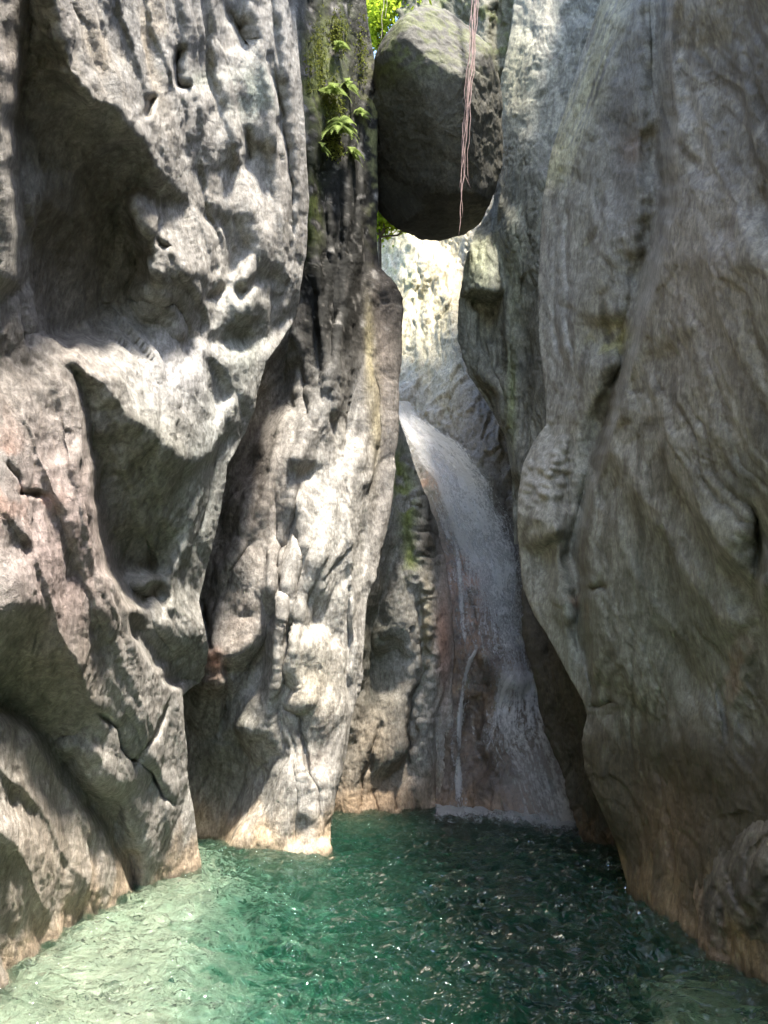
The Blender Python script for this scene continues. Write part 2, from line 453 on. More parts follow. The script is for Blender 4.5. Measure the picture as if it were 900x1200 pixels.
f_left = [
    # sliver of nearer rock on the frame edge
    [(-160, -120, .4), (-40, 20, .5), (2, 40, .35), (8, 80, .45), (6, 180, .45), (8, 260, .4), (6, 320, .4), (-40, 380, .2), (-160, 420, .2)],
    [(30, -60, .2), (30, 60, .1), (28, 180, -.1), (28, 270, -.25), (28, 330, -.35)],
    # lip over the big hollow
    [(42, -120, .45), (44, -30, .5), (62, 10, .55), (85, 75, .6), (108, 118, .62), (135, 128, .58), (160, 162, .6), (185, 198, .52), (208, 222, .36), (222, 232, .28)],
    # upper streaked face behind the lip
    [(110, -120, .25), (120, -30, .3), (140, 60, .35), (165, 110, .4), (195, 170, .45)],
    [(215, -120, .1), (205, -30, .15), (207, 60, .18), (216, 110, .25), (218, 180, .3)],
    # back of the hollow
    [(22, 120, .05), (26, 200, -.2), (30, 280, -.35), (50, 360, -.6), (65, 394, -.7)],
    [(60, 60, .25), (70, 130, .15), (85, 200, -.05), (100, 260, -.3), (92, 330, -.6), (65, 394, -.7)],
    [(125, 150, .3), (130, 200, .05), (128, 250, -.2), (122, 290, -.45), (112, 374, -.7)],
    [(160, 185, .35), (158, 222, .1), (152, 250, -.2), (158, 290, -.4), (165, 325, -.45), (150, 348, -.65), (112, 374, -.7), (65, 394, -.7)],
    [(158, 222, .1), (186, 226, .22), (210, 226, .24)],
    # lit ledge block, its left lip
    [(160, 236, .3), (172, 270, .42), (179, 308, .42), (182, 332, .3)],
    [(160, 236, .3), (190, 240, .22), (215, 236, .2), (238, 205, .15)],
    [(182, 300, .40), (207, 318, .38), (236, 318, .34)],
    [(198, 362, .1), (206, 382, .08), (226, 378, .08), (241, 352, .1)],
    [(212, 345, .2), (228, 345, .2)],
    [(238, 318, .4), (250, 300, .2)],
    # ledge plane below the hollow, running out to the second lip
    [(30, 400, -.2), (60, 408, .05), (84, 416, .35), (100, 430, .46), (122, 446, .52), (150, 480, .62), (175, 502, .68), (195, 517, .68), (213, 536, .64), (226, 541, .58), (238, 505, .46), (243, 465, .4), (240, 410, .3)],
    [(130, 385, -.35), (160, 375, -.3), (190, 395, -.05), (215, 400, .0)],
    [(120, 415, .1), (160, 430, .2), (200, 460, .35)],
    # cheek under the second lip
    [(88, 424, .15), (100, 470, .1), (109, 530, .0), (113, 590, -.12), (126, 632, -.25), (136, 668, -.38), (165, 700, -.3)],
    [(120, 470, .36), (150, 520, .38), (185, 545, .42), (205, 560, .38)],
    [(140, 560, .2), (150, 600, .08), (160, 640, -.12), (136, 668, -.38)],
    [(180, 580, .25), (186, 630, .02), (186, 672, -.2)],
    [(212, 575, .34), (206, 625, .18), (198, 660, .02), (190, 690, -.15)],
    # bright rib right of the cheek
    [(252, 518, .45), (236, 545, .42), (224, 600, .4), (214, 640, .4), (203, 690, .4)],
    [(262, 520, .1), (256, 600, .05), (240, 660, .05), (230, 705, .05)],
    # ledge block beneath the cheek
    [(165, 694, .2), (185, 676, .3), (200, 690, .42), (220, 715, .5), (238, 738, .52), (242, 755, .5)],
    [(158, 744, .0), (178, 768, .05), (205, 775, .1), (228, 770, .25), (240, 768, .35)],
    [(172, 720, .25), (195, 735, .4), (222, 748, .45)],
    [(205, 792, -.05), (225, 802, -.1), (240, 800, -.1)],
    # purple slab: right hand edge
    [(78, 424, .2), (88, 470, .35), (98, 520, .42), (103, 580, .45), (114, 615, .45), (122, 665, .45), (147, 715, .45), (158, 748, .45), (182, 788, .45), (207, 806, .45), (212, 850, .45), (217, 905, .42), (226, 960, .4), (231, 1005, .4)],
    [(0, 420, -.1), (40, 450, .05), (60, 500, .2)],
    [(-40, 520, .1), (20, 530, .2), (45, 570, .3), (75, 640, .4), (95, 700, .5), (130, 780, .5), (150, 840, .5)],
    [(-40, 640, .3), (10, 640, .35), (40, 660, .5)],
    # lip over the mossy dark hollow, and its back
    [(-60, 730, .5), (0, 712, .58), (25, 690, .6), (50, 706, .6), (66, 736, .62), (79, 770, .62), (96, 800, .58), (110, 832, .52)],
    [(-60, 780, .2), (0, 765, .25), (30, 770, .2), (55, 800, .15), (80, 840, .15), (95, 868, .2)],
    [(-60, 800, -.2), (0, 826, -.35), (30, 842, -.42), (58, 862, -.45), (70, 888, -.45), (98, 928, -.45), (125, 962, -.45), (145, 1000, -.4), (156, 1040, -.3)],
    # lower slab
    [(110, 845, .45), (135, 880, .46), (175, 900, .5), (200, 930, .5), (212, 985, .42)],
    [(90, 880, .35), (106, 906, .38), (140, 918, .4), (165, 960, .35), (172, 1010, .3)],
    [(112, 925, .0), (140, 950, .05), (160, 1000, .05)],
    # corner block under the crack
    [(-60, 815, .05), (0, 838, .1), (28, 852, .08), (51, 872, .05), (61, 898, .02), (88, 937, .05), (116, 972, .05), (136, 1006, .05), (148, 1045, .1)],
    [(-60, 930, .4), (0, 960, .45), (50, 1000, .42), (100, 1035, .3)],
    [(-60, 1130, .3), (0, 1131, .25), (60, 1095, .22), (110, 1070, .2), (160, 1044, .15)],
    [(-160, 1360, .4), (0, 1360, .4), (110, 1360, .4), (240, 1360, .4), (460, 1360, .3)],
    # upper right strips
    [(250, -120, .1), (252, 20, .15), (262, 60, .2), (290, 78, .25), (306, 102, .25), (300, 140, .22)],
    [(262, -60, .05), (276, 20, -.12), (284, 50, -.15)], [(294, -60, .2), (292, 20, .2), (296, 60, .22)],
    [(318, -120, .15), (322, 50, .2), (344, 115, .25), (354, 200, .25), (358, 265, .2)],
    [(306, -60, .0), (308, 40, .02), (325, 110, .05), (338, 190, .1)],
    [(236, 60, .05), (244, 100, -.05), (258, 80, .0)],
    [(250, 120, .2), (268, 150, .25), (285, 178, .1), (292, 140, .1)],
    [(286, 178, -.05), (288, 200, -.05)], [(300, 150, .25), (312, 168, .3), (322, 185, .2), (330, 240, .2)],
    [(225, 150, .2), (255, 200, .18), (278, 225, .1)],
    [(262, 245, .28), (284, 252, .3)], [(264, 268, .0), (266, 320, -.1), (282, 302, -.1), (283, 268, .0)],
    [(286, 270, .3), (303, 295, .35), (290, 315, .35), (285, 330, .3)],
    [(252, 365, .1), (268, 340, .05), (285, 345, -.05), (300, 330, .05)],
    [(258, 385, .15), (280, 365, .25), (303, 332, .3), (308, 350, .28)],
    [(262, 405, -.05), (285, 400, -.05), (305, 395, .0)],
    [(252, 372, .05), (240, 390, .1)],
    [(262, 430, .3), (275, 460, .35), (262, 490, .4), (252, 518, .45)],
    [(306, 420, .25), (298, 460, .25), (284, 505, .15), (264, 545, .1)],
    [(240, 415, .25), (250, 440, .05), (246, 475, .1), (262, 470, .15)],
    [(318, 300, .2), (335, 310, .22), (345, 330, .2), (332, 360, .15)],
    [(315, 330, .0), (318, 390, -.1), (338, 370, -.05)],
    [(460, -120, 0), (460, 400, 0), (460, 900, 0), (460, 1360, 0)], [(-160, -120, .4), (-160, 420, .2), (-160, 900, .3), (-160, 1360, .4)],
]
cr_left = [
    ([(108, 832), (135, 856), (155, 890), (175, 906), (186, 930), (200, 942)], 3.5, .22),
    ([(150, 905), (168, 880), (185, 850), (200, 815)], 2.5, .10),
    ([(0, 540), (20, 560), (25, 580)], 3, .08), ([(20, 582), (30, 576), (60, 584)], 2.5, .1),
    ([(212, 58), (208, 80), (211, 105), (219, 108)], 4, .22), ([(176, 118), (175, 138)], 3.5, .2),
    ([(152, 20), (158, 60), (170, 90)], 3, .14), ([(140, 10), (150, 45), (165, 75)], 2.5, .08), ([(190, 60), (196, 110), (204, 150)], 2.5, .12),
    ([(200, 10), (203, 45)], 2.5, .1), ([(180, 60), (190, 100)], 2, .09), ([(208, 112), (212, 160), (220, 185)], 2.5, .12),
    ([(288, 150), (290, 175), (287, 200)], 3.0, .2), ([(350, 60), (345, 90)], 2.5, .1),
    ([(262, 8), (275, 35), (288, 60)], 5, .12), ([(190, 258), (186, 285), (195, 290)], 2.5, .14),
    ([(310, 60), (330, 140), (340, 220), (342, 290)], 3, .14), ([(325, 0), (338, 60), (346, 100)], 3, .1),
    ([(165, 690), (180, 730), (200, 760)], 2.5, .06), ([(240, 205), (238, 250), (252, 290), (250, 340)], 3, .12),
    ([(150, 350), (195, 350), (215, 385), (232, 430)], 2.5, .08), ([(270, 330), (258, 350), (245, 352)], 3, .14),
    ([(168, 625), (176, 650), (184, 675)], 3, .12),
]
near_left_edge = [(346, -120), (345, 0), (350, 60), (356, 150), (361, 230), (358, 300), (346, 370), (328, 402), (312, 424), (302, 460), (287, 508), (264, 545),
                  (258, 600), (243, 660), (233, 705), (240, 735), (244, 760), (236, 790), (214, 815), (214, 850), (219, 905), (228, 960), (234, 1010), (240, 1360)]

def lips_left(px, py):
    return lips(px, py, [
        ([(0, 430), (60, 560), (108, 700), (150, 800), (190, 900)], .13, 26, 6), ([(-30, 560), (40, 640), (80, 760), (128, 880)], .12, 22, 6),
        ([(60, 430), (80, 520), (92, 600), (120, 700), (170, 800)], .10, 16, 6), ([(-30, 870), (50, 950), (110, 1050)], .12, 22, 5), ([(-30, 950), (30, 1010), (70, 1100)], .12, 20, 5),
        ([(20, 850), (80, 930), (130, 1030)], .10, 18, 5), ([(120, 780), (160, 850), (190, 930), (205, 1000)], .12, 16, 5), ([(95, 850), (130, 920), (175, 1010)], .10, 14, 5),
        ([(100, -100), (150, 50), (185, 150), (205, 215)], .10, 20, 5), ([(150, -100), (180, 40), (212, 140), (216, 200)], .12, 16, 4), ([(195, -100), (214, 40), (232, 150), (246, 250)], .12, 16, 4),
        ([(232, -100), (250, 60), (270, 160), (300, 290)], .14, 18, 4), ([(275, -100), (300, 60), (320, 200), (330, 310)], .14, 16, 4), ([(308, -100), (330, 60), (346, 200), (350, 330)], .12, 12, 4),
        ([(170, 240), (200, 300), (245, 370), (262, 450)], .10, 14, 4), ([(215, 230), (250, 300), (290, 400)], .12, 14, 4), ([(262, 240), (285, 330), (300, 420)], .10, 10, 4),
        ([(120, 395), (170, 430), (215, 500)], .08, 14, 5), ([(90, 440), (150, 560), (190, 670)], .07, 24, 7), ([(130, 480), (180, 560), (205, 640)], .06, 20, 6)])

def lean_left(P0, t):
    # unseen rim above the frame, bent outward to shade the black slab
    u = sstep(-1.75, -1.1, P0[..., 0]) * sstep(5.8, 7.2, P0[..., 1])
    o = np.zeros_like(P0); o[..., 0] = (-.15 + .62 * u) * t; o[..., 2] = t
    return o

def tint_left(V, px, py, ed, h, Wf):
    n = fbm(V * 1.3, 3, off=3.); n2 = fbm(V * 4., 3, off=13.)
    g = .34 + .07 * n + .06 * n2
    rgb = np.stack([g * 1.0, g * .975, g * .93], -1)
    st = sstep(.2, .9, ridged(Wf * np.array([9., 9., .6]), 4, off=31.) - .55)
    rgb = mixc(rgb, (.13, .115, .095), .62 * st * sstep(-.6, .3, fbm(V * .8, 2, off=91.)))                                   # dark mineral streaks
    rgb = mixc(rgb, (.17, .14, .115), .75 * blob(px, py, 30, 70, 60, 120))  # darker brown upper corner
    rgb = mixc(rgb, (.15, .13, .095), .75 * blob(px, py, 85, 280, 75, 125))  # shade tone of big hollow, cheek and lower hollow, put into the colour
    rgb = mixc(rgb, (.25, .26, .20), .7 * blob(px, py, 165, 580, 55, 130))
    rgb = mixc(rgb, (.17, .18, .11), .7 * blob(px, py, 40, 800, 70, 75))
    rgb = mixc(rgb, (.34, .26, .25), .75 * blob(px, py, 70, 640, 75, 170))  # purplish slab
    rgb = mixc(rgb, (.20, .18, .165), .7 * blob(px, py, 30, 440, 75, 60))
    rgb = mixc(rgb, (.45, .24, .17), .55 * sstep(.0, .5, n2 + .2) * (blob(px, py, 5, 560, 18, 60) + blob(px, py, 50, 590, 22, 22)))
    rgb = mixc(rgb, (.40, .52, .42), .75 * sstep(-.5, .2, n2) * blob(px, py, 290, 112, 22, 30))
    rgb = mixc(rgb, (.38, .45, .36), .5 * blob(px, py, 235, 95, 15, 12))
    rgb = mixc(rgb, (.54, .44, .31), .6 * sstep(-.1, .5, n) * blob(px, py, 150, 60, 60, 90))
    rgb = mixc(rgb, (.46, .44, .41), .6 * blob(px, py, 270, 200, 70, 170))
    rgb = mixc(rgb, (.46, .46, .48), .6 * blob(px, py, 205, 430, 50, 60))
    rgb = mixc(rgb, (.42, .45, .44), .6 * blob(px, py, 240, 560, 30, 130, 10))
    rgb = mixc(rgb, (.30, .34, .30), .5 * blob(px, py, 285, 400, 25, 50))
    rgb = mixc(rgb, (.48, .41, .34), .6 * blob(px, py, 60, 1010, 90, 110))
    rgb = mixc(rgb, (.44, .42, .40), .5 * blob(px, py, 165, 880, 50, 110))
    return waterline_stain(rgb, V, 0, hi=.4, col=(.52, .40, .29), k=.75)

def soft_(ln):
    return [(x, y, v * (.6 if (x > 214 and y < 290) else 1)) for (x, y, v) in ln]
f_left = [[(x, y, (v * .72 if (10 < x < 185 and 60 < y < 395 and v < 0) else v)) for (x, y, v) in soft_(ln)] for ln in f_left]
cr_left = [c for c in cr_left if not (c[0][0][1] < 80 and c[0][0][0] in (152, 140, 190, 200, 180, 350, 325))]
M_left = rock_material('pale_limestone', rot=(.38, .2, 0), stretch=(1.2, 1.2, .85))
near_left = rock_mass('cliff', M_left, [(-60, -120), (-60, 1360)], near_left_edge, -30, 1230, base_left, f_left, cr_left, step=2.0,
    extra=lips_left, curl_r=16, up=3.3, up_lean=lean_left, fwd=((-.06, -1, 0), 9.0, 'l'), dirv=(-.1, -.3, 1), tint=tint_left, seed=1,
    amp=dict(slab=.15, slab2=.10, slab3=.032, big=.02, mid=.006, facet=.004, facet2=.004, small=.007, streak=.006, crack=.006),
    label='pale grey folded cliff nearest on the left, with a big dark hollow high up')

# ================================================================== MIDDLE LEFT BUTTRESS (pale pillar, wet black slab above)
base_mid = [
    [(150, -120, 8.0), (345, -120, 8.6), (400, -120, 9.4), (440, -120, 10.2), (560, -120, 11)],
    [(150, 0, 8.2), (345, 0, 9.0), (400, 0, 9.9), (440, 0, 10.8), (560, 0, 11.5)],
    [(150, 300, 8.6), (300, 300, 9.4), (360, 300, 9.9), (440, 300, 11.2), (560, 300, 12)],
    [(150, 600, 9.4), (250, 600, 9.8), (340, 600, 10.2), (400, 600, 10.5), (460, 600, 11.6), (560, 600, 12.)],
    [(150, 800, 9.9), (240, 800, 10.1), (330, 800, 10.2), (400, 800, 10.5), (440, 800, 11.2), (560, 800, 12)],
    [(150, 995, 10.2), (235, 1000, 10.3), (385, 995, 10.1), (440, 990, 11.2), (560, 995, 12)],
    [(150, 1360, 10.2), (235, 1360, 10.3), (385, 1360, 10.1), (440, 1360, 11.2), (560, 1360, 12)],
]
f_mid = [
    [(150, -120, 0), (150, 600, 0), (150, 1360, 0)], [(560, -120, 0), (560, 600, 0), (560, 1360, 0)],
    # wet black slab: long upright ribs
    [(366, -120, .1), (362, 0, .1), (358, 120, .1), (362, 240, .05), (366, 330, .2), (376, 400, .25), (386, 470, .25)],
    [(380, -60, -.15), (382, 60, -.15), (372, 170, -.2), (378, 280, -.15), (388, 360, -.15)],
    [(405, -60, .2), (402, 60, .15), (398, 150, .3), (404, 230, .1), (405, 330, .15), (398, 410, .2), (388, 500, .3)],
    [(418, 60, -.1), (420, 200, -.15), (424, 330, -.25), (420, 420, -.35), (404, 500, -.4), (396, 530, -.3)],
    [(432, -60, .3), (434, 60, .3), (438, 140, .3), (436, 230, .2), (436, 300, .15), (430, 360, .1)],
    [(345, 380, -.3), (335, 430, -.9), (328, 470, -1.0), (300, 520, -.8), (270, 560, -.7), (255, 600, -.6)],
    [(350, 400, .0), (352, 450, -.1), (356, 490, .1), (350, 520, .15)],
    # brown rib at the back edge
    [(440, 300, .0), (452, 330, .2), (462, 345, .25), (462, 420, .2), (458, 500, .15), (455, 600, .1)],
    [(436, 360, -.1), (434, 420, -.1), (428, 470, .1), (424, 530, .2), (430, 560, .2), (432, 600, .1)],
    [(446, 380, -.05), (445, 470, -.05), (445, 560, -.1), (436, 600, -.25), (430, 660, -.2)],
    # brownish columns
    [(310, 520, -.2), (300, 570, .0), (280, 640, .1), (262, 690, .1), (248, 760, .2)],
    [(335, 490, .1), (342, 540, .3), (341, 575, .32), (332, 600, .2), (328, 620, .0)],
    [(346, 560, -.1), (345, 610, -.3), (340, 640, -.3)],
    [(322, 600, .1), (316, 640, .1), (325, 690, .05)],
    [(292, 640, .15), (284, 660, .25), (262, 690, .3), (250, 720, .3), (245, 750, .35)],
    [(278, 600, -.1), (270, 640, -.25), (256, 670, -.3), (240, 730, -.3)],
    [(300, 650, .3), (308, 700, .3), (306, 720, .3), (276, 717, .25)],
    [(246, 752, .4), (262, 770, .48), (284, 766, .5), (300, 758, .48), (301, 738, .42), (292, 722, .1), (276, 720, .15)],
    [(312, 715, -.35), (312, 745, -.4), (305, 775, -.5)],
    [(270, 785, -.1), (290, 790, -.2), (300, 800, -.25)],
    [(240, 762, .3), (252, 764, .4), (266, 774, .4), (266, 800, .38), (255, 805, .35), (238, 795, .25)],
    # dark cave below the blocks
    [(225, 800, -.2), (250, 822, -.1), (268, 815, -.2)], [(215, 830, -.5), (228, 900, -.8), (238, 960, -.9), (245, 1000, -.8), (250, 1360, -.8)],
    [(262, 850, -.3), (262, 900, -.6), (264, 950, -.85), (262, 985, -.8)],
    [(290, 830, -.1), (290, 880, -.4), (282, 930, -.75), (276, 965, -.7)],
    # rib right of the cave with overhanging lip
    [(322, 690, .2), (330, 720, .35), (322, 760, .42), (314, 820, .42), (312, 850, .45), (296, 860, .35), (290, 850, .2)],
    [(336, 740, .1), (338, 800, .0), (334, 850, .1), (330, 885, .15), (322, 910, .15), (308, 935, .0), (284, 962, -.3)],
    [(302, 870, .1), (308, 895, -.1), (300, 915, -.3)],
    # pale pillar
    [(340, 660, .0), (352, 640, .25), (352, 600, .25), (365, 570, .2), (385, 540, .2), (395, 525, .15)],
    [(372, 600, .35), (378, 650, .42), (375, 690, .4), (385, 720, .3)],
    [(398, 560, .3), (402, 620, .38), (408, 700, .38), (412, 770, .35), (420, 790, .3)],
    [(352, 690, .05), (362, 715, .1), (375, 735, .15), (392, 745, .15)],
    [(345, 790, .4), (355, 760, .5), (372, 748, .52), (390, 760, .5), (398, 790, .48), (392, 820, .5)],
    [(338, 820, .3), (352, 826, .55), (372, 828, .58), (385, 824, .55)],
    [(356, 840, .3), (360, 870, .2), (372, 900, .22), (380, 870, .3)],
    [(404, 800, .45), (409, 840, .45), (405, 880, .4), (392, 915, .35), (388, 930, .3)],
    [(345, 840, .4), (340, 880, .35), (330, 925, .38), (312, 950, .35), (296, 968, .3), (276, 980, .25)],
    [(350, 900, .4), (345, 950, .45), (330, 975, .5), (300, 985, .45)],
    [(272, 996, .3), (300, 997, .45), (330, 998, .5), (350, 990, .3), (362, 992, .5), (384, 992, .5)],
    [(352, 960, .35), (350, 980, .25)], [(366, 920, .4), (372, 960, .45)],
    [(272, 1360, .4), (340, 1360, .6), (385, 1360, .6)],
    [(424, 640, .0), (424, 700, .05), (418, 720, .2), (424, 760, .2), (426, 790, .2)],
    [(412, 800, .2), (410, 850, .1), (400, 920, .0), (390, 980, .0)],
]
cr_mid = [
    ([(292, 640), (284, 652), (270, 672), (258, 700)], 2.2, .14), ([(240, 705), (243, 735), (246, 760)], 3.0, .35),
    ([(272, 718), (285, 716), (300, 722)], 2.5, .25), ([(266, 772), (268, 800), (262, 830), (258, 860)], 2.5, .2),
    ([(320, 590), (326, 640), (332, 700), (334, 760)], 2.5, .2), ([(345, 600), (352, 650), (345, 690), (340, 740), (330, 800)], 2.5, .22),
    ([(330, 640), (325, 690), (318, 730)], 2.2, .15), ([(372, 624), (378, 632)], 4, .14), ([(388, 622), (392, 640), (398, 655)], 3, .12),
    ([(408, 690), (410, 740), (406, 790), (412, 830)], 2.2, .15), ([(336, 830), (352, 840), (356, 870), (360, 905), (372, 930), (374, 960)], 2.2, .16),
    ([(342, 850), (345, 900), (346, 950), (346, 985)], 2.0, .08), ([(400, 560), (415, 610), (418, 660), (414, 700)], 2.4, .12),
    ([(392, 430), (388, 480), (394, 530)], 2.5, .15), ([(412, 440), (400, 500), (398, 540)], 3, .2), ([(350, 420), (358, 470), (366, 500)], 2.5, .15),
    ([(435, 420), (438, 500), (436, 560)], 2.2, .12), ([(428, 600), (424, 650), (420, 690)], 2.5, .18), ([(372, 690), (388, 700), (398, 720)], 2, .1),
    ([(368, 330), (372, 400), (380, 470)], 2, .12), ([(384, 300), (390, 380), (392, 430)], 2, .12), ([(408, 260), (402, 330), (398, 380)], 2, .1),
]
mid_right = [(428, -120), (429, 0), (432, 30), (438, 62), (442, 95), (443, 120), (441, 200), (440, 260), (444, 310), (462, 335), (470, 350), (468, 420), (464, 500), (460, 580), (452, 620), (442, 660),
             (430, 705), (426, 760), (424, 795), (412, 840), (406, 885), (395, 925), (388, 960), (386, 995), (390, 1360)]

def tint_mid(V, px, py, ed, h, Wf):
    n = fbm(V * 1.1, 3, off=43.); n2 = fbm(V * 3.5, 3, off=63.)
    g = .40 + .07 * n + .05 * n2
    rgb = np.stack([g, g * .97, g * .92], -1)
    st = sstep(.3, .9, ridged(Wf * np.array([6., 6., .6]), 3, off=71.) - .5)
    rgb = rgb * (1 - .4 * st[:, None])
    rgb = mixc(rgb, (.23, .20, .18), .7 * blob(px, py, 300, 570, 50, 120))
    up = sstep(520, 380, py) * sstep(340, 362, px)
    rgb = mixc(rgb, (.011, .0115, .010), .98 * up * sstep(-.7, -.1, n2 + .25))           # black wet slab, made blacker still to stand for its shade
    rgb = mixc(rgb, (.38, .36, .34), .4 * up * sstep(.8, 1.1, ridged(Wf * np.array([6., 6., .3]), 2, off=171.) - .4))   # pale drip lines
    rgb = mixc(rgb, (.13, .16, .04), .85 * sstep(-.4, .2, n2 + .1) * (blob(px, py, 372, 90, 26, 60) + blob(px, py, 362, 250, 12, 40) + .8 * blob(px, py, 395, 35, 18, 40)))
    rgb = mixc(rgb, (.30, .31, .14), .6 * sstep(-.1, .4, n2) * (blob(px, py, 435, 130, 10, 90) + blob(px, py, 440, 250, 10, 40)))
    rgb = mixc(rgb, (.19, .16, .14), .8 * blob(px, py, 448, 440, 20, 120))
    rgb = mixc(rgb, (.42, .37, .22), .7 * blob(px, py, 430, 415, 5, 50) + .6 * blob(px, py, 438, 500, 6, 60))
    rgb = mixc(rgb, (.20, .185, .175), .6 * blob(px, py, 446, 590, 14, 90))
    rgb = mixc(rgb, (.55, .54, .51), .7 * blob(px, py, 385, 650, 32, 120))
    rgb = mixc(rgb, (.56, .51, .42), .7 * blob(px, py, 365, 800, 30, 50))
    rgb = mixc(rgb, (.17, .14, .12), .7 * sstep(-.3, .3, n2) * blob(px, py, 368, 870, 16, 40))
    rgb = mixc(rgb, (.52, .20, .10), .85 * blob(px, py, 252, 775, 10, 14))
    rgb = mixc(rgb, (.36, .24, .19), .6 * blob(px, py, 250, 790, 16, 22))
    rgb = mixc(rgb, (.10, .11, .075), .75 * blob(px, py, 258, 890, 50, 80))
    rgb = mixc(rgb, (.30, .25, .22), .6 * blob(px, py, 280, 735, 30, 40))
    return waterline_stain(rgb, V, 3, hi=.6, col=(.56, .44, .31), k=.85)

M_mid = rock_material('wet_limestone', rot=(0, .25, 0), stretch=(1.25, 1.25, .8), rough=(.45, .85), wet=-.22)
def fins_mid(px, py):
    e = 0 * px
    for pl, hgt, wd in (([(397, 400), (372, 470), (347, 540), (342, 585), (322, 650), (312, 720), (304, 762)], .26, 15),
                        ([(354, 560), (346, 640), (331, 700), (322, 780), (316, 850)], .26, 9), ([(400, 540), (374, 640), (353, 700), (340, 770), (336, 830)], .22, 11),
                        ([(422, 520), (406, 600), (412, 700), (418, 785)], .18, 9), ([(366, 60), (362, 240), (372, 340), (386, 460)], .2, 8), ([(408, 60), (402, 330), (392, 430), (384, 505)], .24, 8),
                        ([(426, 120), (416, 300), (402, 400)], .14, 7), ([(385, 200), (386, 300), (378, 420)], .14, 6), ([(300, 560), (272, 640), (250, 700)], .16, 12), ([(330, 500), (318, 560), (290, 640)], .14, 9)):
        e = e + lips(px, py, [(pl, hgt * 1.35, wd * 1.5, wd * .5)])
    return e
cr_mid = [c for c in cr_mid if c[0][0] not in ((372, 624), (388, 622), (272, 718), (372, 690))]
f_mid = [[(x, y, v * .72) for (x, y, v) in ln] for ln in f_mid]
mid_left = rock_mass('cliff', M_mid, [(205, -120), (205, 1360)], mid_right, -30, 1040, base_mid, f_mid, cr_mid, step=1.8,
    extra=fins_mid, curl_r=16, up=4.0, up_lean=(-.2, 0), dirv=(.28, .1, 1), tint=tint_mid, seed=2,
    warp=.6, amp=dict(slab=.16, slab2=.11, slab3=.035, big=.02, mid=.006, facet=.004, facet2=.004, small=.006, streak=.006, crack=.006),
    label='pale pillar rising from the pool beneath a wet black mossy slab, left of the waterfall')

# ================================================================== FAR LEFT RIBBED WALL (hollow slab and knobbly rib)
base_rib = [
    [(360, 300, 13.0), (462, 300, 13.6), (560, 300, 15.5)], [(360, 500, 13.0), (462, 500, 13.6), (500, 500, 14.6), (560, 500, 15.6)],
    [(360, 700, 13.2), (440, 700, 13.8), (500, 700, 14.4), (540, 700, 15.2)],
    [(360, 950, 14.2), (430, 950, 14.5), (515, 946, 15.2), (560, 946, 15.5)], [(360, 1360, 14.2), (430, 1360, 14.5), (515, 1360, 15.2), (560, 1360, 15.5)],
]
f_rib = [
    [(360, 300, 0), (360, 1360, 0)], [(560, 300, 0), (560, 1360, 0)],
    [(462, 560, .1), (452, 640, .1), (440, 680, .1), (430, 720, .0)],
    [(475, 500, .1), (472, 600, .0), (462, 660, -.3), (445, 720, -.6), (432, 770, -.6), (428, 830, -.3)],
    [(470, 650, .2), (455, 690, .2), (448, 740, .1), (455, 745, .0)],
    [(478, 680, .4), (482, 740, .4), (490, 780, .35), (478, 830, .3), (476, 870, .4), (455, 900, .4), (440, 905, .2)],
    [(465, 760, -.2), (455, 800, -.2), (440, 830, .0), (425, 880, .2)],
    [(448, 912, -.1), (470, 892, -.2), (478, 905, .0)],
    [(486, 520, .3), (484, 590, .35), (480, 620, .35), (490, 640, .3), (485, 660, .2)],
    [(500, 560, .1), (503, 610, .0), (508, 650, .05), (500, 670, .1)],
    [(497, 672, .5), (502, 700, .5), (504, 760, .45), (500, 790, .3)],
    [(490, 700, .15), (492, 770, .15), (486, 800, -.1), (482, 870, -.1), (488, 880, .1)],
    [(512, 690, .2), (522, 740, .4), (524, 800, .3), (520, 850, .1), (512, 940, .2)],
    [(500, 800, .3), (503, 860, .35), (498, 920, .3)], [(510, 870, .1), (508, 940, .0)],
    [(424, 950, .35), (450, 952, .4), (470, 952, .4), (490, 952, .35), (510, 948, .35)],
    [(424, 1360, .5), (512, 1360, .5)], [(400, 950, .2), (410, 960, .3)],
]
cr_rib = [([(442, 850), (430, 900), (424, 950)], 2.5, .2), ([(486, 790), (480, 830), (482, 870), (478, 890)], 3.5, .35),
          ([(492, 700), (496, 760), (490, 800)], 2.5, .2), ([(513, 840), (511, 900), (512, 945)], 2, .15), ([(440, 930), (442, 950)], 2, .15),
          ([(468, 930), (466, 952)], 2, .15), ([(488, 930), (488, 950)], 2, .15)]

def knobs_rib(px, py):
    q = np.stack([px / 15., py / 15., np.zeros_like(px)], -1).reshape(-1, 3)
    q = q + np.stack([fbm(q * .7, 3, off=1.), fbm(q * .7, 3, off=11.), 0 * q[:, 0]], -1) * .7
    h, ed = worley(q, 4)
    m = blob(px, py, 486, 590, 14, 75) + blob(px, py, 502, 740, 12, 70) + .7 * blob(px, py, 500, 620, 16, 60) + .8 * blob(px, py, 492, 840, 14, 50)
    return (m.ravel() * (.12 * np.clip(ed, 0, .6) + .14 * h - .03)).reshape(px.shape)

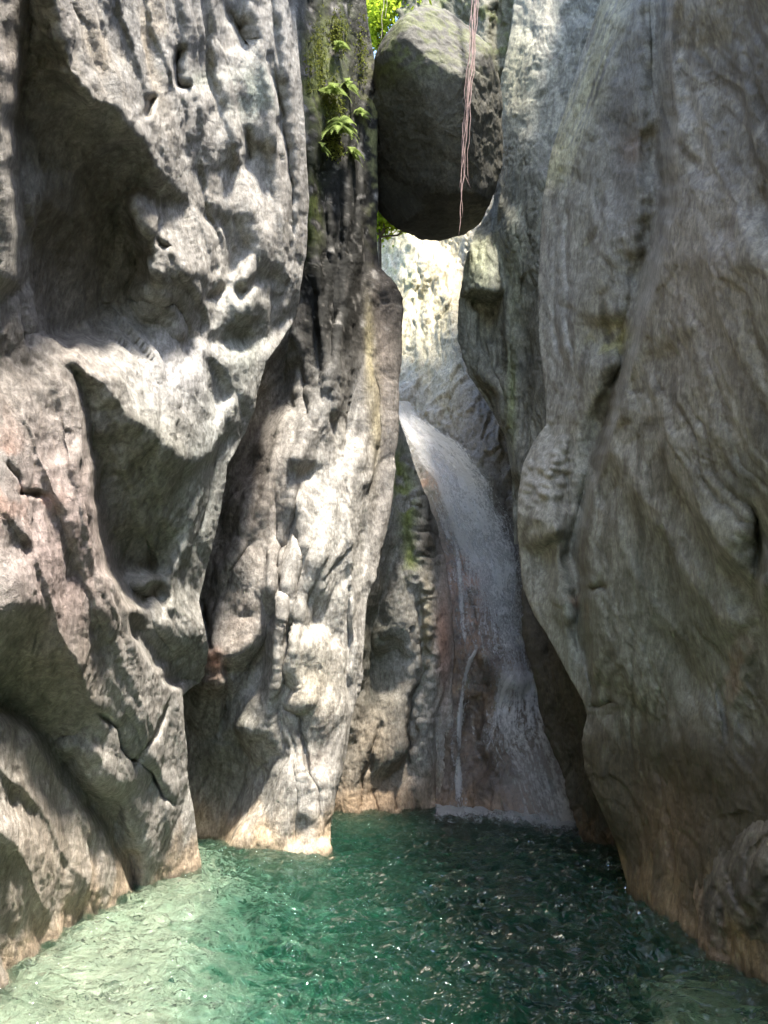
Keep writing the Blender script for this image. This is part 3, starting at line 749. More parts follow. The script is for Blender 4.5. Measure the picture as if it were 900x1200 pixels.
def tint_rib(V, px, py, ed, h, Wf):
    n = fbm(V * 1.1, 3, off=143.); n2 = fbm(V * 3.0, 3, off=163.)
    g = .44 + .06 * n + .06 * n2
    rgb = np.stack([g, g * .96, g * .88], -1)
    rgb = mixc(rgb, (.25, .25, .19), .7 * blob(px, py, 440, 760, 25, 70))
    rgb = mixc(rgb, (.30, .24, .17), .7 * blob(px, py, 445, 880, 40, 60))
    rgb = mixc(rgb, (.26, .32, .06), .85 * sstep(-.2, .3, n2 + .1) * (blob(px, py, 466, 555, 8, 30) + blob(px, py, 478, 600, 10, 50) + .7 * blob(px, py, 482, 655, 9, 16)))
    rgb = mixc(rgb, (.075, .065, .055), .8 * sstep(490, 500, px) * sstep(685, 640, py) * sstep(530, 512, px))
    rgb = mixc(rgb, (.46, .40, .27), .7 * blob(px, py, 500, 730, 7, 60))
    rgb = mixc(rgb, (.42, .23, .17), .75 * blob(px, py, 520, 750, 9, 80))
    return waterline_stain(rgb, V, 5, hi=1.0, col=(.45, .32, .21), k=.8)

rib_wall = rock_mass('cliff', M_mid, [(375, 300), (375, 1360)],
    [(462, 480), (472, 505), (484, 540), (498, 580), (510, 620), (520, 660), (527, 700), (530, 760), (528, 850), (520, 900), (514, 945), (514, 1360)],
    490, 990, base_rib, f_rib, cr_rib, step=1.5, curl_r=12, dirv=(-.05, 0, 1), tint=tint_rib, seed=3, extra=knobs_rib,
    amp=dict(slab=.14, slab2=.08, slab3=.03, big=.04, mid=.02, facet=.01, facet2=.01, small=.008, streak=.01, crack=.01),
    label='hollowed grey rock face with a knobbly yellowish rib, just left of the waterfall')

# ================================================================== HEADWALL behind the waterfall
base_head = [
    [(400, 200, 21.), (480, 200, 20.5), (560, 200, 18.5), (720, 200, 16.)],
    [(400, 300, 20.), (480, 300, 19.5), (520, 300, 19.), (560, 300, 17.5), (620, 300, 16.5), (720, 300, 15.5)],
    [(400, 400, 19.), (480, 400, 18.5), (525, 400, 18.2), (560, 400, 17.2), (620, 400, 16.2), (720, 400, 15.2)],
    [(400, 475, 17.6), (480, 475, 17.4), (540, 475, 17.2), (600, 475, 16.2), (720, 475, 15.)],
    [(400, 560, 16.6), (480, 560, 16.4), (540, 560, 16.0), (600, 560, 15.4), (720, 560, 14.6)],
    [(400, 700, 15.8), (530, 700, 15.6), (600, 700, 15.0), (720, 700, 14.)],
    [(400, 800, 15.6), (530, 800, 15.5), (600, 800, 14.8), (720, 800, 13.6)],
    [(400, 945, 16.), (515, 945, 15.3), (600, 955, 14.2), (670, 962, 13.2), (720, 966, 12.8)],
    [(400, 1360, 16.), (515, 1360, 15.3), (600, 1360, 14.2), (670, 1360, 13.2), (720, 1360, 12.8)],
]
f_head = [
    [(400, 200, 0), (400, 1360, 0)], [(720, 200, 0), (720, 1360, 0)],
    [(440, 230, .0), (470, 290, .3), (480, 330, .5), (470, 400, .3), (466, 470, .2)],
    [(486, 290, .6), (500, 310, .7), (500, 340, .5)], [(484, 350, .3), (500, 380, .6), (510, 430, .6), (508, 480, .4)],
    [(520, 300, .5), (530, 370, .6), (548, 410, .5), (570, 450, .5), (600, 500, .6)],
    [(540, 300, -.2), (545, 380, -.3), (560, 420, -.1)],
    # chute: a trough that the water runs down
    [(466, 478, .0), (500, 510, -.1), (540, 560, -.2), (570, 640, -.3), (600, 720, -.3), (630, 800, -.2)],
    [(500, 470, .4), (530, 500, .5), (560, 540, .4), (575, 580, .2)],
    [(545, 480, .8), (575, 520, .6), (600, 570, .4)],
    [(478, 520, .4), (505, 560, .5), (520, 590, .5), (525, 640, .3)],
    [(535, 650, .2), (545, 690, .5), (560, 740, .6), (575, 770, .65), (540, 780, .5)],
    [(595, 700, .0), (600, 750, .2), (590, 790, .7), (610, 800, .75), (635, 800, .7)],
    [(560, 775, .35), (562, 800, .1), (550, 860, -.1), (560, 900, .1)],
    [(575, 850, .4), (595, 830, .45), (610, 850, .2)], [(580, 905, .45), (605, 902, .5), (600, 920, .25), (560, 930, .3)],
    [(640, 850, .3), (655, 930, .4)], [(530, 945, .3), (600, 955, .35), (660, 962, .4)],
    [(530, 1360, .5), (600, 1360, .6), (660, 1360, .6)],
]
def tint_head(V, px, py, ed, h, Wf):
    n = fbm(V * .9, 3, off=243.); n2 = fbm(V * 2.6, 3, off=263.)
    g = .33 + .06 * n + .06 * n2
    rgb = np.stack([g, g * .95, g * .84], -1)
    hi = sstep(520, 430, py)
    rgb = mixc(rgb, (.72, .65, .44), .9 * hi * sstep(570, 520, px))  # sun glare on the upper headwall put into its pale colour
    rgb = mixc(rgb, (.30, .32, .08), .75 * sstep(-.1, .4, n2) * (blob(px, py, 455, 300, 18, 60) + .6 * blob(px, py, 480, 330, 12, 25) + .4 * blob(px, py, 490, 425, 18, 12)))
    rgb = mixc(rgb, (.42, .40, .38), .6 * blob(px, py, 480, 460, 22, 20))
    rgb = mixc(rgb, (.24, .21, .14), .85 * sstep(-.6, .0, n2) * np.exp(-(dist_line(px, py, [(520, 285), (532, 340), (548, 410), (570, 450)])[0] / 17) ** 2))
    vs_ = ridged(np.stack([px / 9., py / 70., 0 * px], -1), 3, off=81.)
    rgb = mixc(rgb, (.36, .31, .16), .55 * sstep(.5, 1.1, vs_) * sstep(470, 380, py))
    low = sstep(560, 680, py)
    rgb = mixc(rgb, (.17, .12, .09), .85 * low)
    rgb = mixc(rgb, (.70, .42, .31), .85 * sstep(-.4, .3, n2 + .1) * (blob(px, py, 555, 670, 30, 35) + .8 * blob(px, py, 508, 565, 20, 35, 30) + .6 * blob(px, py, 550, 740, 25, 40)))
    rgb = mixc(rgb, (.30, .20, .11), .6 * sstep(-.2, .4, n2) * blob(px, py, 560, 800, 60, 80))
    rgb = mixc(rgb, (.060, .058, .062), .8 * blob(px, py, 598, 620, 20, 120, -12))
    return waterline_stain(rgb, V, 8, hi=.6, col=(.38, .25, .15), k=.7)

M_red = rock_material('wet_reddish_rock', rough=(.18, .55), wet=.25, stretch=(1, 1, .6))
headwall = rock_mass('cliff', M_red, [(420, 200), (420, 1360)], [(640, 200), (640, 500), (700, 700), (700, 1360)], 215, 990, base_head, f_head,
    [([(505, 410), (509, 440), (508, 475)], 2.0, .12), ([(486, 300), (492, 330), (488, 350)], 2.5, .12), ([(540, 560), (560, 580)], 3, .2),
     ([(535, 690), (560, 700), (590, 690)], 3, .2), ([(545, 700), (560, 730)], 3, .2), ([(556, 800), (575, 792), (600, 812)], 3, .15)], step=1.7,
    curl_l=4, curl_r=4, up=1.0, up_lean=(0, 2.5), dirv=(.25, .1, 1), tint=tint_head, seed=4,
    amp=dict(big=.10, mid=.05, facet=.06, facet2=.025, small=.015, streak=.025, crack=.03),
    label='reddish brown rock headwall that the waterfall runs down, its sunlit top coloured extra pale')

# dark ribbed rock closing the slot above the boulder
def base_up(px, py): return 14.5 + 0 * px + .004 * (600 - px)
upper_back = rock_mass('cliff', M_mid, [(468, -140), (468, 130), (480, 230)], [(640, -140), (640, 230)], -34, 190, base_up,
    [[(400, -120, 0), (400, 300, 0)], [(700, -120, 0), (700, 300, 0)], [(480, -120, .3), (490, 20, .3), (495, 200, .2)], [(515, -120, -.3), (520, 40, -.3), (520, 200, -.2)],
     [(560, -120, .3), (570, 40, .35), (575, 100, .3), (580, 200, .3)], [(592, -120, -.3), (588, 40, -.4), (584, 200, -.3)], [(610, -120, .6), (604, 30, .6), (596, 80, .6), (590, 200, .5)]],
    [], step=2.2, curl_l=8, up=.2, up_lean=(0, .5), down=.4, dirv=(0, 0, 1), seed=5,
    tint=lambda V, px, py, ed, h, Wf: mixc(np.stack([.17 + .05 * fbm(V * 2, 3), .17 + .05 * fbm(V * 2, 3), .13 + .04 * fbm(V * 2, 3)], -1), (.14, .17, .05), .6 * sstep(0, .4, fbm(V * 3, 3, off=9.))),
    amp=dict(big=.1, mid=.1, facet=.08, facet2=.03, small=.02, streak=.04, crack=.03),
    label='dark ribbed rock closing the slot behind the top of the wedged boulder')

# ================================================================== RIGHT SIDE, back: greenish ribs behind the main wall
base_gr = [
    [(520, -120, 12.6), (580, -120, 12.0), (640, -120, 10.9), (760, -120, 9.3)], [(520, 100, 12.8), (580, 100, 12.0), (640, 100, 11.1), (760, 100, 9.6)],
    [(520, 300, 13.6), (560, 300, 13.2), (600, 300, 12.3), (635, 300, 11.6), (760, 300, 10.)],
    [(520, 500, 14.2), (560, 500, 13.8), (600, 500, 12.7), (635, 500, 11.8), (760, 500, 10.2)], [(520, 700, 14.2), (600, 700, 12.6), (635, 700, 11.4), (760, 700, 9.8)],
]
f_gr = [
    [(520, -120, 0), (520, 700, 0)], [(760, -120, 0), (760, 700, 0)],
    [(585, -120, -.9), (588, 40, -.6), (590, 100, -.4), (586, 160, -.3), (584, 230, -.2), (592, 300, .1)],
    [(606, -120, -1.0), (612, 30, -.6), (625, 60, -.35), (618, 110, -.3), (610, 140, -.25)],
    [(630, -60, -.8), (634, 60, -.45), (628, 140, -.3), (612, 210, -.1)], [(660, -60, -.9), (660, 100, -.5), (660, 200, -.2)],
    [(596, 250, .1), (610, 280, .25), (605, 330, .3), (598, 400, .25), (596, 440, .2)],
    [(556, 240, -.6), (552, 268, -.4), (546, 310, .3), (541, 345, .7), (538, 395, .45), (548, 430, .4)],
    [(575, 240, -.6), (577, 265, -.4), (580, 300, .2), (578, 345, .7)],
    [(541, 345, .7), (560, 340, .75), (578, 345, .7)],
    [(552, 352, -.1), (570, 370, -.2), (585, 400, -.2)],
    [(588, 300, -.2), (584, 345, -.2), (590, 390, -.1), (592, 440, -.2)],
    [(550, 365, .3), (565, 420, .35), (585, 460, .3), (598, 500, .25), (602, 550, .3)],
    [(575, 470, -.1), (592, 520, -.3), (598, 560, -.3)],
    [(615, 240, -.1), (612, 330, -.15), (612, 430, -.2), (616, 480, -.2)],
    [(625, 200, .1), (626, 330, .0), (626, 430, .0)],
]
def tint_gr(V, px, py, ed, h, Wf):
    n = fbm(V * 1.1, 3, off=343.); n2 = fbm(V * 3.2, 3, off=363.)
    g = .29 + .05 * n + .05 * n2
    rgb = np.stack([g, g * .98, g * .80], -1)
    st = ridged(Wf * np.array([7., 7., .6]), 2, off=371.)
    rgb = mixc(rgb, (.42, .46, .32), .8 * blob(px, py, 562, 305, 25, 45) + .5 * blob(px, py, 605, 330, 8, 90))
    rgb = mixc(rgb, (.33, .32, .20), .7 * blob(px, py, 605, 80, 25, 70))  # yellowish sunlit patch painted into the spur's colour
    rgb = mixc(rgb, (.16, .15, .10), .7 * blob(px, py, 615, 370, 14, 110))
    rgb = mixc(rgb, (.10, .10, .085), .7 * blob(px, py, 612, 430, 18, 25))
    rgb = mixc(rgb, (.33, .38, .16), .7 * blob(px, py, 600, 470, 5, 50))
    return rgb * (1 - .35 * sstep(.6, 1.1, st)[:, None])
M_right = rock_material('dim_grey_limestone', rough=(.5, .85), bump=.5, stretch=(1.3, 1.3, .75), rot=(-.5, .1, 0))
green_ribs = rock_mass('cliff', M_right, [(606, -120), (602, 20), (594, 70), (586, 110), (584, 180), (580, 235), (570, 258), (557, 272), (545, 312), (538, 350), (537, 396), (550, 440), (572, 475), (592, 510), (600, 560), (602, 700)],
    [(790, -120), (760, 100), (680, 300), (660, 700)], -60, 600, base_gr, f_gr,
    [([(600, 300), (602, 360), (598, 430), (600, 480)], 2, .12), ([(606, 280), (610, 340)], 2, .1), ([(560, 380), (580, 430), (594, 490)], 2, .1)],
    step=1.6, curl_l=14, up=.4, up_lean=(.5, .1), down=.6, dirv=(.03, 0, 1), tint=tint_gr, seed=6,
    amp=dict(slab=.12, slab2=.07, slab3=.03, big=.04, mid=.02, facet=.01, facet2=.006, small=.007, streak=.025, crack=.006),
    label='greenish ribbed rock spur under the right side of the wedged boulder')

# dark slab at the foot of the right wall, beside the waterfall
base_ds = [[(590, 560, 12.0), (640, 560, 11.2), (800, 560, 9.6)], [(590, 800, 12.2), (640, 800, 11.4), (690, 800, 10.6), (800, 800, 9.4)],
           [(590, 985, 12.4), (650, 985, 11.6), (690, 988, 10.7), (720, 992, 10.3), (800, 1000, 9.2)], [(590, 1360, 12.4), (690, 1360, 10.7), (800, 1360, 9.2)]]
f_ds = [[(590, 560, 0), (590, 1360, 0)], [(800, 560, 0), (800, 1360, 0)], [(616, 680, .1), (622, 740, .2), (640, 820, .25), (662, 900, .2), (684, 980, .15)],
        [(640, 720, -.1), (660, 800, .1), (680, 900, .0), (700, 980, .05)], [(625, 690, -.1), (650, 780, .0)]]
def tint_ds(V, px, py, ed, h, Wf):
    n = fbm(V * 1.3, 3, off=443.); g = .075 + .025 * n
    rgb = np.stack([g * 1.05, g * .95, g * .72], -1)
    return waterline_stain(rgb, V, 9, hi=.35, col=(.15, .10, .06), k=.7)
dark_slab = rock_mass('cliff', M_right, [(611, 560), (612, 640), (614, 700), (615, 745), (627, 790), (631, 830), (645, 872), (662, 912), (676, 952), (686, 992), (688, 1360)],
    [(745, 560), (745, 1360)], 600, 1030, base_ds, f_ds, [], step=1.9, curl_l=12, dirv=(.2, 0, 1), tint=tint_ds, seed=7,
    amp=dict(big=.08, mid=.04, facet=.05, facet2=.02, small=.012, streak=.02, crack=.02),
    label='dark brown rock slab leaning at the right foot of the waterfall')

# ================================================================== MAIN RIGHT WALL
base_right = [
    [(560, -120, 9.6), (690, -120, 8.4), (785, -120, 5.9), (900, -120, 3.7), (980, -120, 2.95), (1120, -120, 2.3)],
    [(560, 0, 9.8), (690, 0, 8.6), (785, 0, 6.2), (900, 0, 4.0), (980, 0, 3.2), (1120, 0, 2.5)],
    [(560, 250, 10.2), (640, 250, 9.4), (785, 250, 6.3), (900, 250, 4.4), (980, 250, 3.6), (1120, 250, 2.9)],
    [(560, 500, 10.2), (640, 500, 9.3), (700, 500, 8.0), (785, 500, 6.3), (900, 500, 4.7), (980, 500, 3.9), (1120, 500, 3.1)],
    [(560, 750, 9.8), (640, 750, 8.9), (690, 750, 8.0), (785, 750, 6.5), (900, 750, 4.9), (980, 750, 4.1), (1120, 750, 3.3)],
    [(560, 950, 9.4), (690, 950, 8.4), (735, 950, 7.8), (790, 950, 6.7), (900, 950, 5.1), (980, 950, 4.3), (1120, 950, 3.5)],
    [(560, 1030, 9.4), (735, 1030, 8.3), (790, 1072, 6.75), (850, 1105, 5.9), (900, 1130, 5.4), (980, 1170, 4.6), (1120, 1230, 3.8)],
    [(560, 1360, 9.4), (735, 1360, 8.3), (790, 1360, 6.75), (900, 1360, 5.4), (980, 1360, 4.6), (1120, 1360, 3.8)],
]
f_right = [
    [(560, -120, 0), (560, 600, 0), (560, 1360, 0)], [(1120, -120, 0), (1120, 600, 0), (1120, 1360, 0)],
    # the long near edge that runs down the wall
    [(786, -120, 0.61), (785, 0, 0.61), (782, 55, 0.61), (790, 140, 0.61), (789, 215, 0.57), (773, 290, 0.54), (762, 340, 0.54), (746, 392, 0.54), (738, 430, 0.51), (722, 478, 0.49), (712, 520, 0.49), (696, 570, 0.49), (688, 620, 0.49), (684, 655, 0.49), (690, 700, 0.46), (694, 745, 0.45), (700, 780, 0.41), (698, 830, 0.41)],
    [(776, -120, -0.49), (775, 0, -0.49), (772, 55, -0.52), (779, 140, -0.53), (777, 215, -0.58), (760, 290, -0.58), (748, 340, -0.47), (733, 390, -0.42), (724, 430, -0.38), (710, 476, -0.34), (700, 520, -0.26), (686, 570, -0.23), (679, 620, -0.20), (676, 655, -0.20), (681, 700, -0.18), (684, 745, -0.16)],
    # soft diagonal ribs
    [(800, 60, .2), (812, 130, .25), (830, 200, .2), (860, 260, .25), (890, 310, .25)],
    [(820, 60, .1), (850, 150, .05), (880, 230, .05)],
    [(752, 430, .3), (770, 490, .28), (790, 550, .3), (815, 600, .3), (850, 650, .3), (890, 690, .32)],
    [(742, 440, .15), (758, 500, .12), (778, 560, .12), (805, 615, .14), (840, 660, .14)],
    [(728, 500, .3), (740, 550, .32), (765, 600, .3), (800, 660, .28), (850, 730, .3)],
    [(715, 560, .2), (740, 640, .2), (780, 720, .2), (820, 780, .2)],
    [(840, 380, .2), (850, 440, .15), (870, 500, .05), (895, 560, .0)],
    [(895, 590, .0), (885, 640, -.1), (885, 690, -.15), (895, 720, -.1)],
    [(880, 40, .0), (890, 140, -.05), (897, 230, -.1)],
    [(810, 470, .25), (816, 520, .25)], [(820, 720, .3), (850, 750, .2), (870, 790, .15)],
    # back part of the wall, left of the near edge
    [(700, 0, .05), (690, 60, .1), (665, 130, .12), (640, 200, .1)],
    [(720, 20, .1), (716, 120, .1), (700, 200, .15), (690, 260, .15), (680, 330, .1)],
    [(745, 20, -.12), (750, 150, -.15), (744, 250, -.15), (735, 320, -.12)],
    [(632, 240, .15), (630, 330, .2), (632, 400, .2), (640, 470, .15), (648, 505, .1)],
    [(660, 260, .2), (665, 350, .2), (672, 430, .15), (680, 470, .15)],
    [(705, 240, .15), (712, 280, .25), (706, 320, .25), (702, 370, .2)],
    [(690, 330, .2), (684, 360, .25), (682, 400, .1)], [(700, 380, .0), (712, 400, -.15), (722, 410, -.2), (735, 380, -.25)],
    [(715, 345, .05), (732, 365, -.05), (740, 340, -.15)], [(690, 420, .1), (710, 430, .15), (722, 425, .05)],
    [(692, 470, .15), (676, 495, .22), (670, 530, .2), (676, 560, .15)], [(690, 520, .0), (684, 560, .0)],
    # knob
    [(644, 498, .1), (628, 522, .25), (614, 548, .4), (610, 575, .55), (606, 605, .7), (612, 640, .4), (615, 680, .3)],
    [(656, 515, .2), (645, 545, .45), (638, 570, .6), (636, 600, .75), (650, 622, .75), (662, 605, .35)],
    [(664, 520, .2), (668, 560, .15), (664, 590, .1)],
    [(680, 560, .2), (668, 600, .3), (658, 630, .35), (652, 660, .3), (660, 720, .3)],
    [(640, 650, .15), (640, 700, .25), (646, 740, .3), (665, 790, .3), (688, 828, .3)],
    [(668, 680, .2), (672, 740, .2), (680, 790, .2)],
    # lower wall
    [(695, 824, .32), (715, 826, .25), (740, 836, .2)], [(694, 833, .18), (712, 836, .15)],
    [(688, 840, .25), (685, 880, .35), (692, 910, .35), (708, 960, .3), (726, 1010, .25), (736, 1034, .25)],
    [(720, 850, .3), (735, 880, .2), (760, 880, .05), (772, 930, .1), (780, 1000, .15)],
    [(790, 820, .1), (810, 870, .15), (800, 930, -.05), (790, 1000, .0), (792, 1050, .2)],
    [(745, 960, .2), (755, 1000, .25), (750, 1050, .3)],
    [(860, 800, .2), (850, 850, .25), (862, 900, .2), (880, 920, .15)], [(880, 800, .0), (880, 870, .0)],
    [(735, 1032, .3), (760, 1050, .35), (788, 1072, .35), (800, 1088, .4), (845, 1120, .4), (900, 1150, .4)],
    [(735, 1360, .5), (790, 1360, .6), (900, 1360, .6)],
]
def strata(px, py, seed=0):
    w = sstep(730, 800, px)
    q = np.stack([px, py, 0 * px], -1).reshape(-1, 3)
    wb = (fbm(q / 120., 3, off=seed + 2.) * 26).reshape(px.shape)
    c = (px + wb) * (1 - w) + (px - .48 * (py - 300) + wb) * w
    r = ridged(np.stack([c / 22., py / 330., w * 2.], -1).reshape(-1, 3), 4, gain=.6, off=seed + 6.)
    return r.reshape(px.shape)
EDGE_R = [(785, -120), (785, 0), (782, 55), (790, 140), (789, 215), (773, 290), (762, 340), (746, 392), (736, 430), (720, 478), (710, 520), (692, 570), (684, 620), (681, 655), (687, 700), (692, 745), (697, 790)]
def lips_right(px, py):
    return lips(px, py, [
        ([(800, -40), (815, 100), (840, 200), (895, 330)], .14, 34, 10), ([(752, 430), (770, 490), (790, 550), (815, 600), (850, 650), (900, 700)], .15, 36, 9),
        ([(728, 500), (745, 570), (790, 660), (860, 750)], .13, 30, 9), ([(712, 560), (735, 660), (780, 740), (830, 800)], .12, 28, 9), ([(820, 250), (850, 380), (905, 540)], .14, 36, 10),
        ([(800, 330), (830, 450), (880, 580)], .10, 30, 9), ([(690, 640), (715, 740), (760, 830)], .10, 22, 8), ([(860, 20), (880, 150), (915, 260)], .12, 30, 9),
        ([(660, 240), (664, 380), (678, 490)], .13, 16, 6), ([(716, 0), (702, 120), (694, 240), (706, 340)], .14, 16, 6), ([(748, -40), (752, 130), (738, 300)], .12, 14, 6),
        ([(640, 500), (648, 600), (660, 700), (680, 800)], .10, 16, 6), ([(700, 850), (712, 930), (742, 1020)], .10, 20, 7), ([(760, 840), (775, 930), (790, 1050)], .12, 22, 7), ([(820, 800), (835, 880), (850, 950)], .12, 20, 7)])
def edge_step(px, py):
    d = px - curve(EDGE_R, py.ravel()).reshape(px.shape)
    k = sstep(820, 520, py)
    return k * (.34 * sstep(-2.5, 2.5, d) - .22 * np.exp(-np.clip(-d, 0, 999) / 28.) * (d < 2))
def knobs_right(px, py):
    q = np.stack([(px * .9 + py * .35) / 15., (py * .94 - px * .34) / 9.5, np.zeros_like(px)], -1).reshape(-1, 3)
    h, ed = worley(q, 14)
    m = blob(px, py, 640, 555, 26, 44, 15)
    e = m.ravel() * (.42 * np.clip(ed, 0, .55) + .08 * h - .05)
    # fine blade-like ribs high on the wall
    t = (px * .93 + py * .36); s = (py * .93 - px * .36)
    rq = np.stack([t / 5.5, s / 130., np.zeros_like(px)], -1).reshape(-1, 3)
    rb = ridged(rq, 2, off=61.)
    ribs = np.exp(-(np.clip(dist_line(px, py, [(728, -120), (716, 20), (690, 110), (652, 200)])[0], 0, 200) / 24) ** 2).ravel()
    e = e + ribs * .05 * (rb - .6)
    return e.reshape(px.shape) + .022 * (strata(px, py) - .8) + edge_step(px, py) + lips_right(px, py)
cr_right = [
    ([(742, 400), (730, 415), (722, 435), (716, 450)], 3, .15), ([(752, 440), (768, 490), (775, 520)], 3.5, .1),
    ([(700, 685), (708, 682)], 4, .2), ([(690, 560), (684, 590), (690, 610)], 3, .12), ([(694, 828), (706, 829), (720, 826)], 2.5, .2),
    ([(690, 700), (692, 740), (690, 790), (694, 830)], 2.5, .15), ([(672, 500), (664, 540), (668, 590), (655, 640)], 2.5, .12),
    ([(668, 250), (664, 330), (672, 400), (676, 450)], 3, .1), ([(845, 800), (850, 830), (846, 870)], 3, .12),
    ([(700, 200), (704, 260), (690, 300)], 4, .1), ([(655, 280), (650, 350), (658, 420)], 2.5, .08), ([(888, 600), (884, 650), (888, 700)], 5, .15),
    ([(720, 540), (705, 560), (712, 590), (725, 560)], 3, .06),
]
def tint_right(V, px, py, ed, h, Wf):
    n = fbm(V * 1.0, 3, off=543.); n2 = fbm(V * 3.4, 3, off=563.)
    g = .175 + .045 * n + .045 * n2
    rgb = np.stack([g * 1.08, g * 1.0, g * .79], -1)
    st = sstep(.3, .9, ridged(Wf * np.array([7., 7., .7]), 3, off=571.) - .5)
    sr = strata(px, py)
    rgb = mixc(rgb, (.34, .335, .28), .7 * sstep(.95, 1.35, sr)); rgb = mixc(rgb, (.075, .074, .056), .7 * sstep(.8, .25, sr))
    rgb = mixc(rgb, (.15, .16, .12), .75 * blob(px, py, 790, 720, 110, 110) + .6 * blob(px, py, 670, 740, 30, 70))
    rgb = mixc(rgb, (.30, .26, .22), .6 * blob(px, py, 830, 330, 70, 160))
    rgb = mixc(rgb, (.115, .11, .095), .8 * sstep(-.7, .2, n2) * blob(px, py, 875, 110, 60, 130) + .5 * blob(px, py, 730, 120, 30, 130))  # upper corner and recess beside the edge darkened in colour for shade
    rgb = mixc(rgb, (.135, .14, .12), .7 * sstep(-.4, .2, n2) * (blob(px, py, 880, 560, 40, 50) + .8 * blob(px, py, 885, 650, 25, 60)))
    rgb = mixc(rgb, (.30, .30, .30), .5 * blob(px, py, 655, 380, 22, 110))
    rgb = mixc(rgb, (.38, .24, .14), .6 * blob(px, py, 742, 175, 14, 18))
    rgb = mixc(rgb, (.36, .35, .14), .6 * sstep(-.2, .3, n2) * (blob(px, py, 705, 400, 18, 25) + blob(px, py, 728, 395, 12, 18)))
    rgb = mixc(rgb, (.44, .42, .37), .7 * blob(px, py, 640, 560, 28, 50, 15))
    rgb = mixc(rgb, (.45, .43, .27), .8 * np.exp(-(np.clip(dist_line(px, py, [(728, -120), (716, 20), (690, 110), (652, 200)])[0], 0, 200) / 22) ** 2) * sstep(.2, .9, ridged(np.stack([(px * .93 + py * .36) / 5.5, (py * .93 - px * .36) / 130., 0 * px], -1), 2, off=61.)))  # sunlight catching the blade ribs, painted as pale yellow
    rgb = mixc(rgb, (.28, .17, .10), .6 * sstep(-.2, .3, n2) * (blob(px, py, 675, 715, 14, 16) + blob(px, py, 870, 800, 30, 50)))
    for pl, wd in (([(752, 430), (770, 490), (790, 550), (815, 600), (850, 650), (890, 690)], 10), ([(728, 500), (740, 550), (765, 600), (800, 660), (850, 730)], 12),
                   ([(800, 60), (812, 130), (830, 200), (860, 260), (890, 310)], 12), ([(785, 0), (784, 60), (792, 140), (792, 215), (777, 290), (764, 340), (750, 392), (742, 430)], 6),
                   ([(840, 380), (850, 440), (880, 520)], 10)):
        rgb = mixc(rgb, (.36, .34, .29), .55 * np.exp(-(dist_line(px + 6 * n2, py, pl)[0] / wd) ** 2) * sstep(-.6, .3, n2))  # pale mineral bands, with light on ribs and near edge painted in
    rgb = mixc(rgb, (.15, .14, .12), .6 * blob(px, py, 735, 180, 40, 160))  # shade left of the near edge, put into the wall's colour
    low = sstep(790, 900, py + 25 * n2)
    rgb = mixc(rgb, (.066, .052, .028), .9 * low)  # dimness low on the wall painted as a darker brown
    rgb = mixc(rgb, (.09, .095, .065), .6 * blob(px, py, 775, 880, 12, 40))
    rgb = mixc(rgb, (.24, .16, .09), .6 * low * blob(px, py, 790, 970, 40, 60))
    return waterline_stain(rgb, V, 11, hi=.5, col=(.34, .24, .13), k=.75)
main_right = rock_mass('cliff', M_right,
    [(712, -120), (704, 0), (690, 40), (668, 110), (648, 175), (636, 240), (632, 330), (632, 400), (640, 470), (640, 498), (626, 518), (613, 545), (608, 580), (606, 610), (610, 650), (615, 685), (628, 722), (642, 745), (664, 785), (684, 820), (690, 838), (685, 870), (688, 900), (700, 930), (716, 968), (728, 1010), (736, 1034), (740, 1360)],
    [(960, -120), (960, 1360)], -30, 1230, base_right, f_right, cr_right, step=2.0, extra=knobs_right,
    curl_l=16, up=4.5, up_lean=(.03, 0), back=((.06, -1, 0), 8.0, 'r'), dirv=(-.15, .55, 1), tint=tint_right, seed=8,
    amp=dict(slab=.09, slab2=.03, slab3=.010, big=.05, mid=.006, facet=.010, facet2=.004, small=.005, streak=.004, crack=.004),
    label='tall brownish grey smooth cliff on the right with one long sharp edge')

# rounded bulge at the lower right corner
base_bu = [[(780, 880, 6.9), (860, 880, 5.7), (1000, 880, 4.3)], [(780, 1000, 6.6), (860, 1000, 5.45), (1000, 1000, 4.2)], [(780, 1100, 6.2), (820, 1110, 5.75), (900, 1140, 5.2), (1000, 1180, 4.4)], [(780, 1360, 6.2), (900, 1360, 5.2), (1000, 1360, 4.4)]]
f_bu = [[(780, 880, -.4), (780, 1360, 0)], [(1000, 880, -.2), (1000, 1360, .2)], [(905, 925, -.1), (880, 935, -.12), (850, 962, -.12), (828, 1000, -.1), (818, 1035, -.1), (820, 1070, -.1)],
        [(900, 960, .2), (870, 985, .2), (848, 1020, .2), (838, 1060, .2)], [(900, 1010, .35), (880, 1050, .35), (870, 1080, .2)], [(830, 1090, .05), (870, 1110, .05), (900, 1125, .1)]]
def tint_bu(V, px, py, ed, h, Wf):
    n = fbm(V * 1.4, 3, off=643.); n2 = fbm(V * 5., 3, off=663.)
    g = .19 + .05 * n + .06 * n2
    rgb = np.stack([g, g * .86, g * .64], -1)
    st = sstep(.2, .8, ridged(Wf * np.array([6., 6., 1.2]), 3, off=671.) - .5)
    rgb = rgb * (1 - .5 * st[:, None])
    return waterline_stain(rgb, V, 12, hi=.3, col=(.40, .27, .16), k=.75)
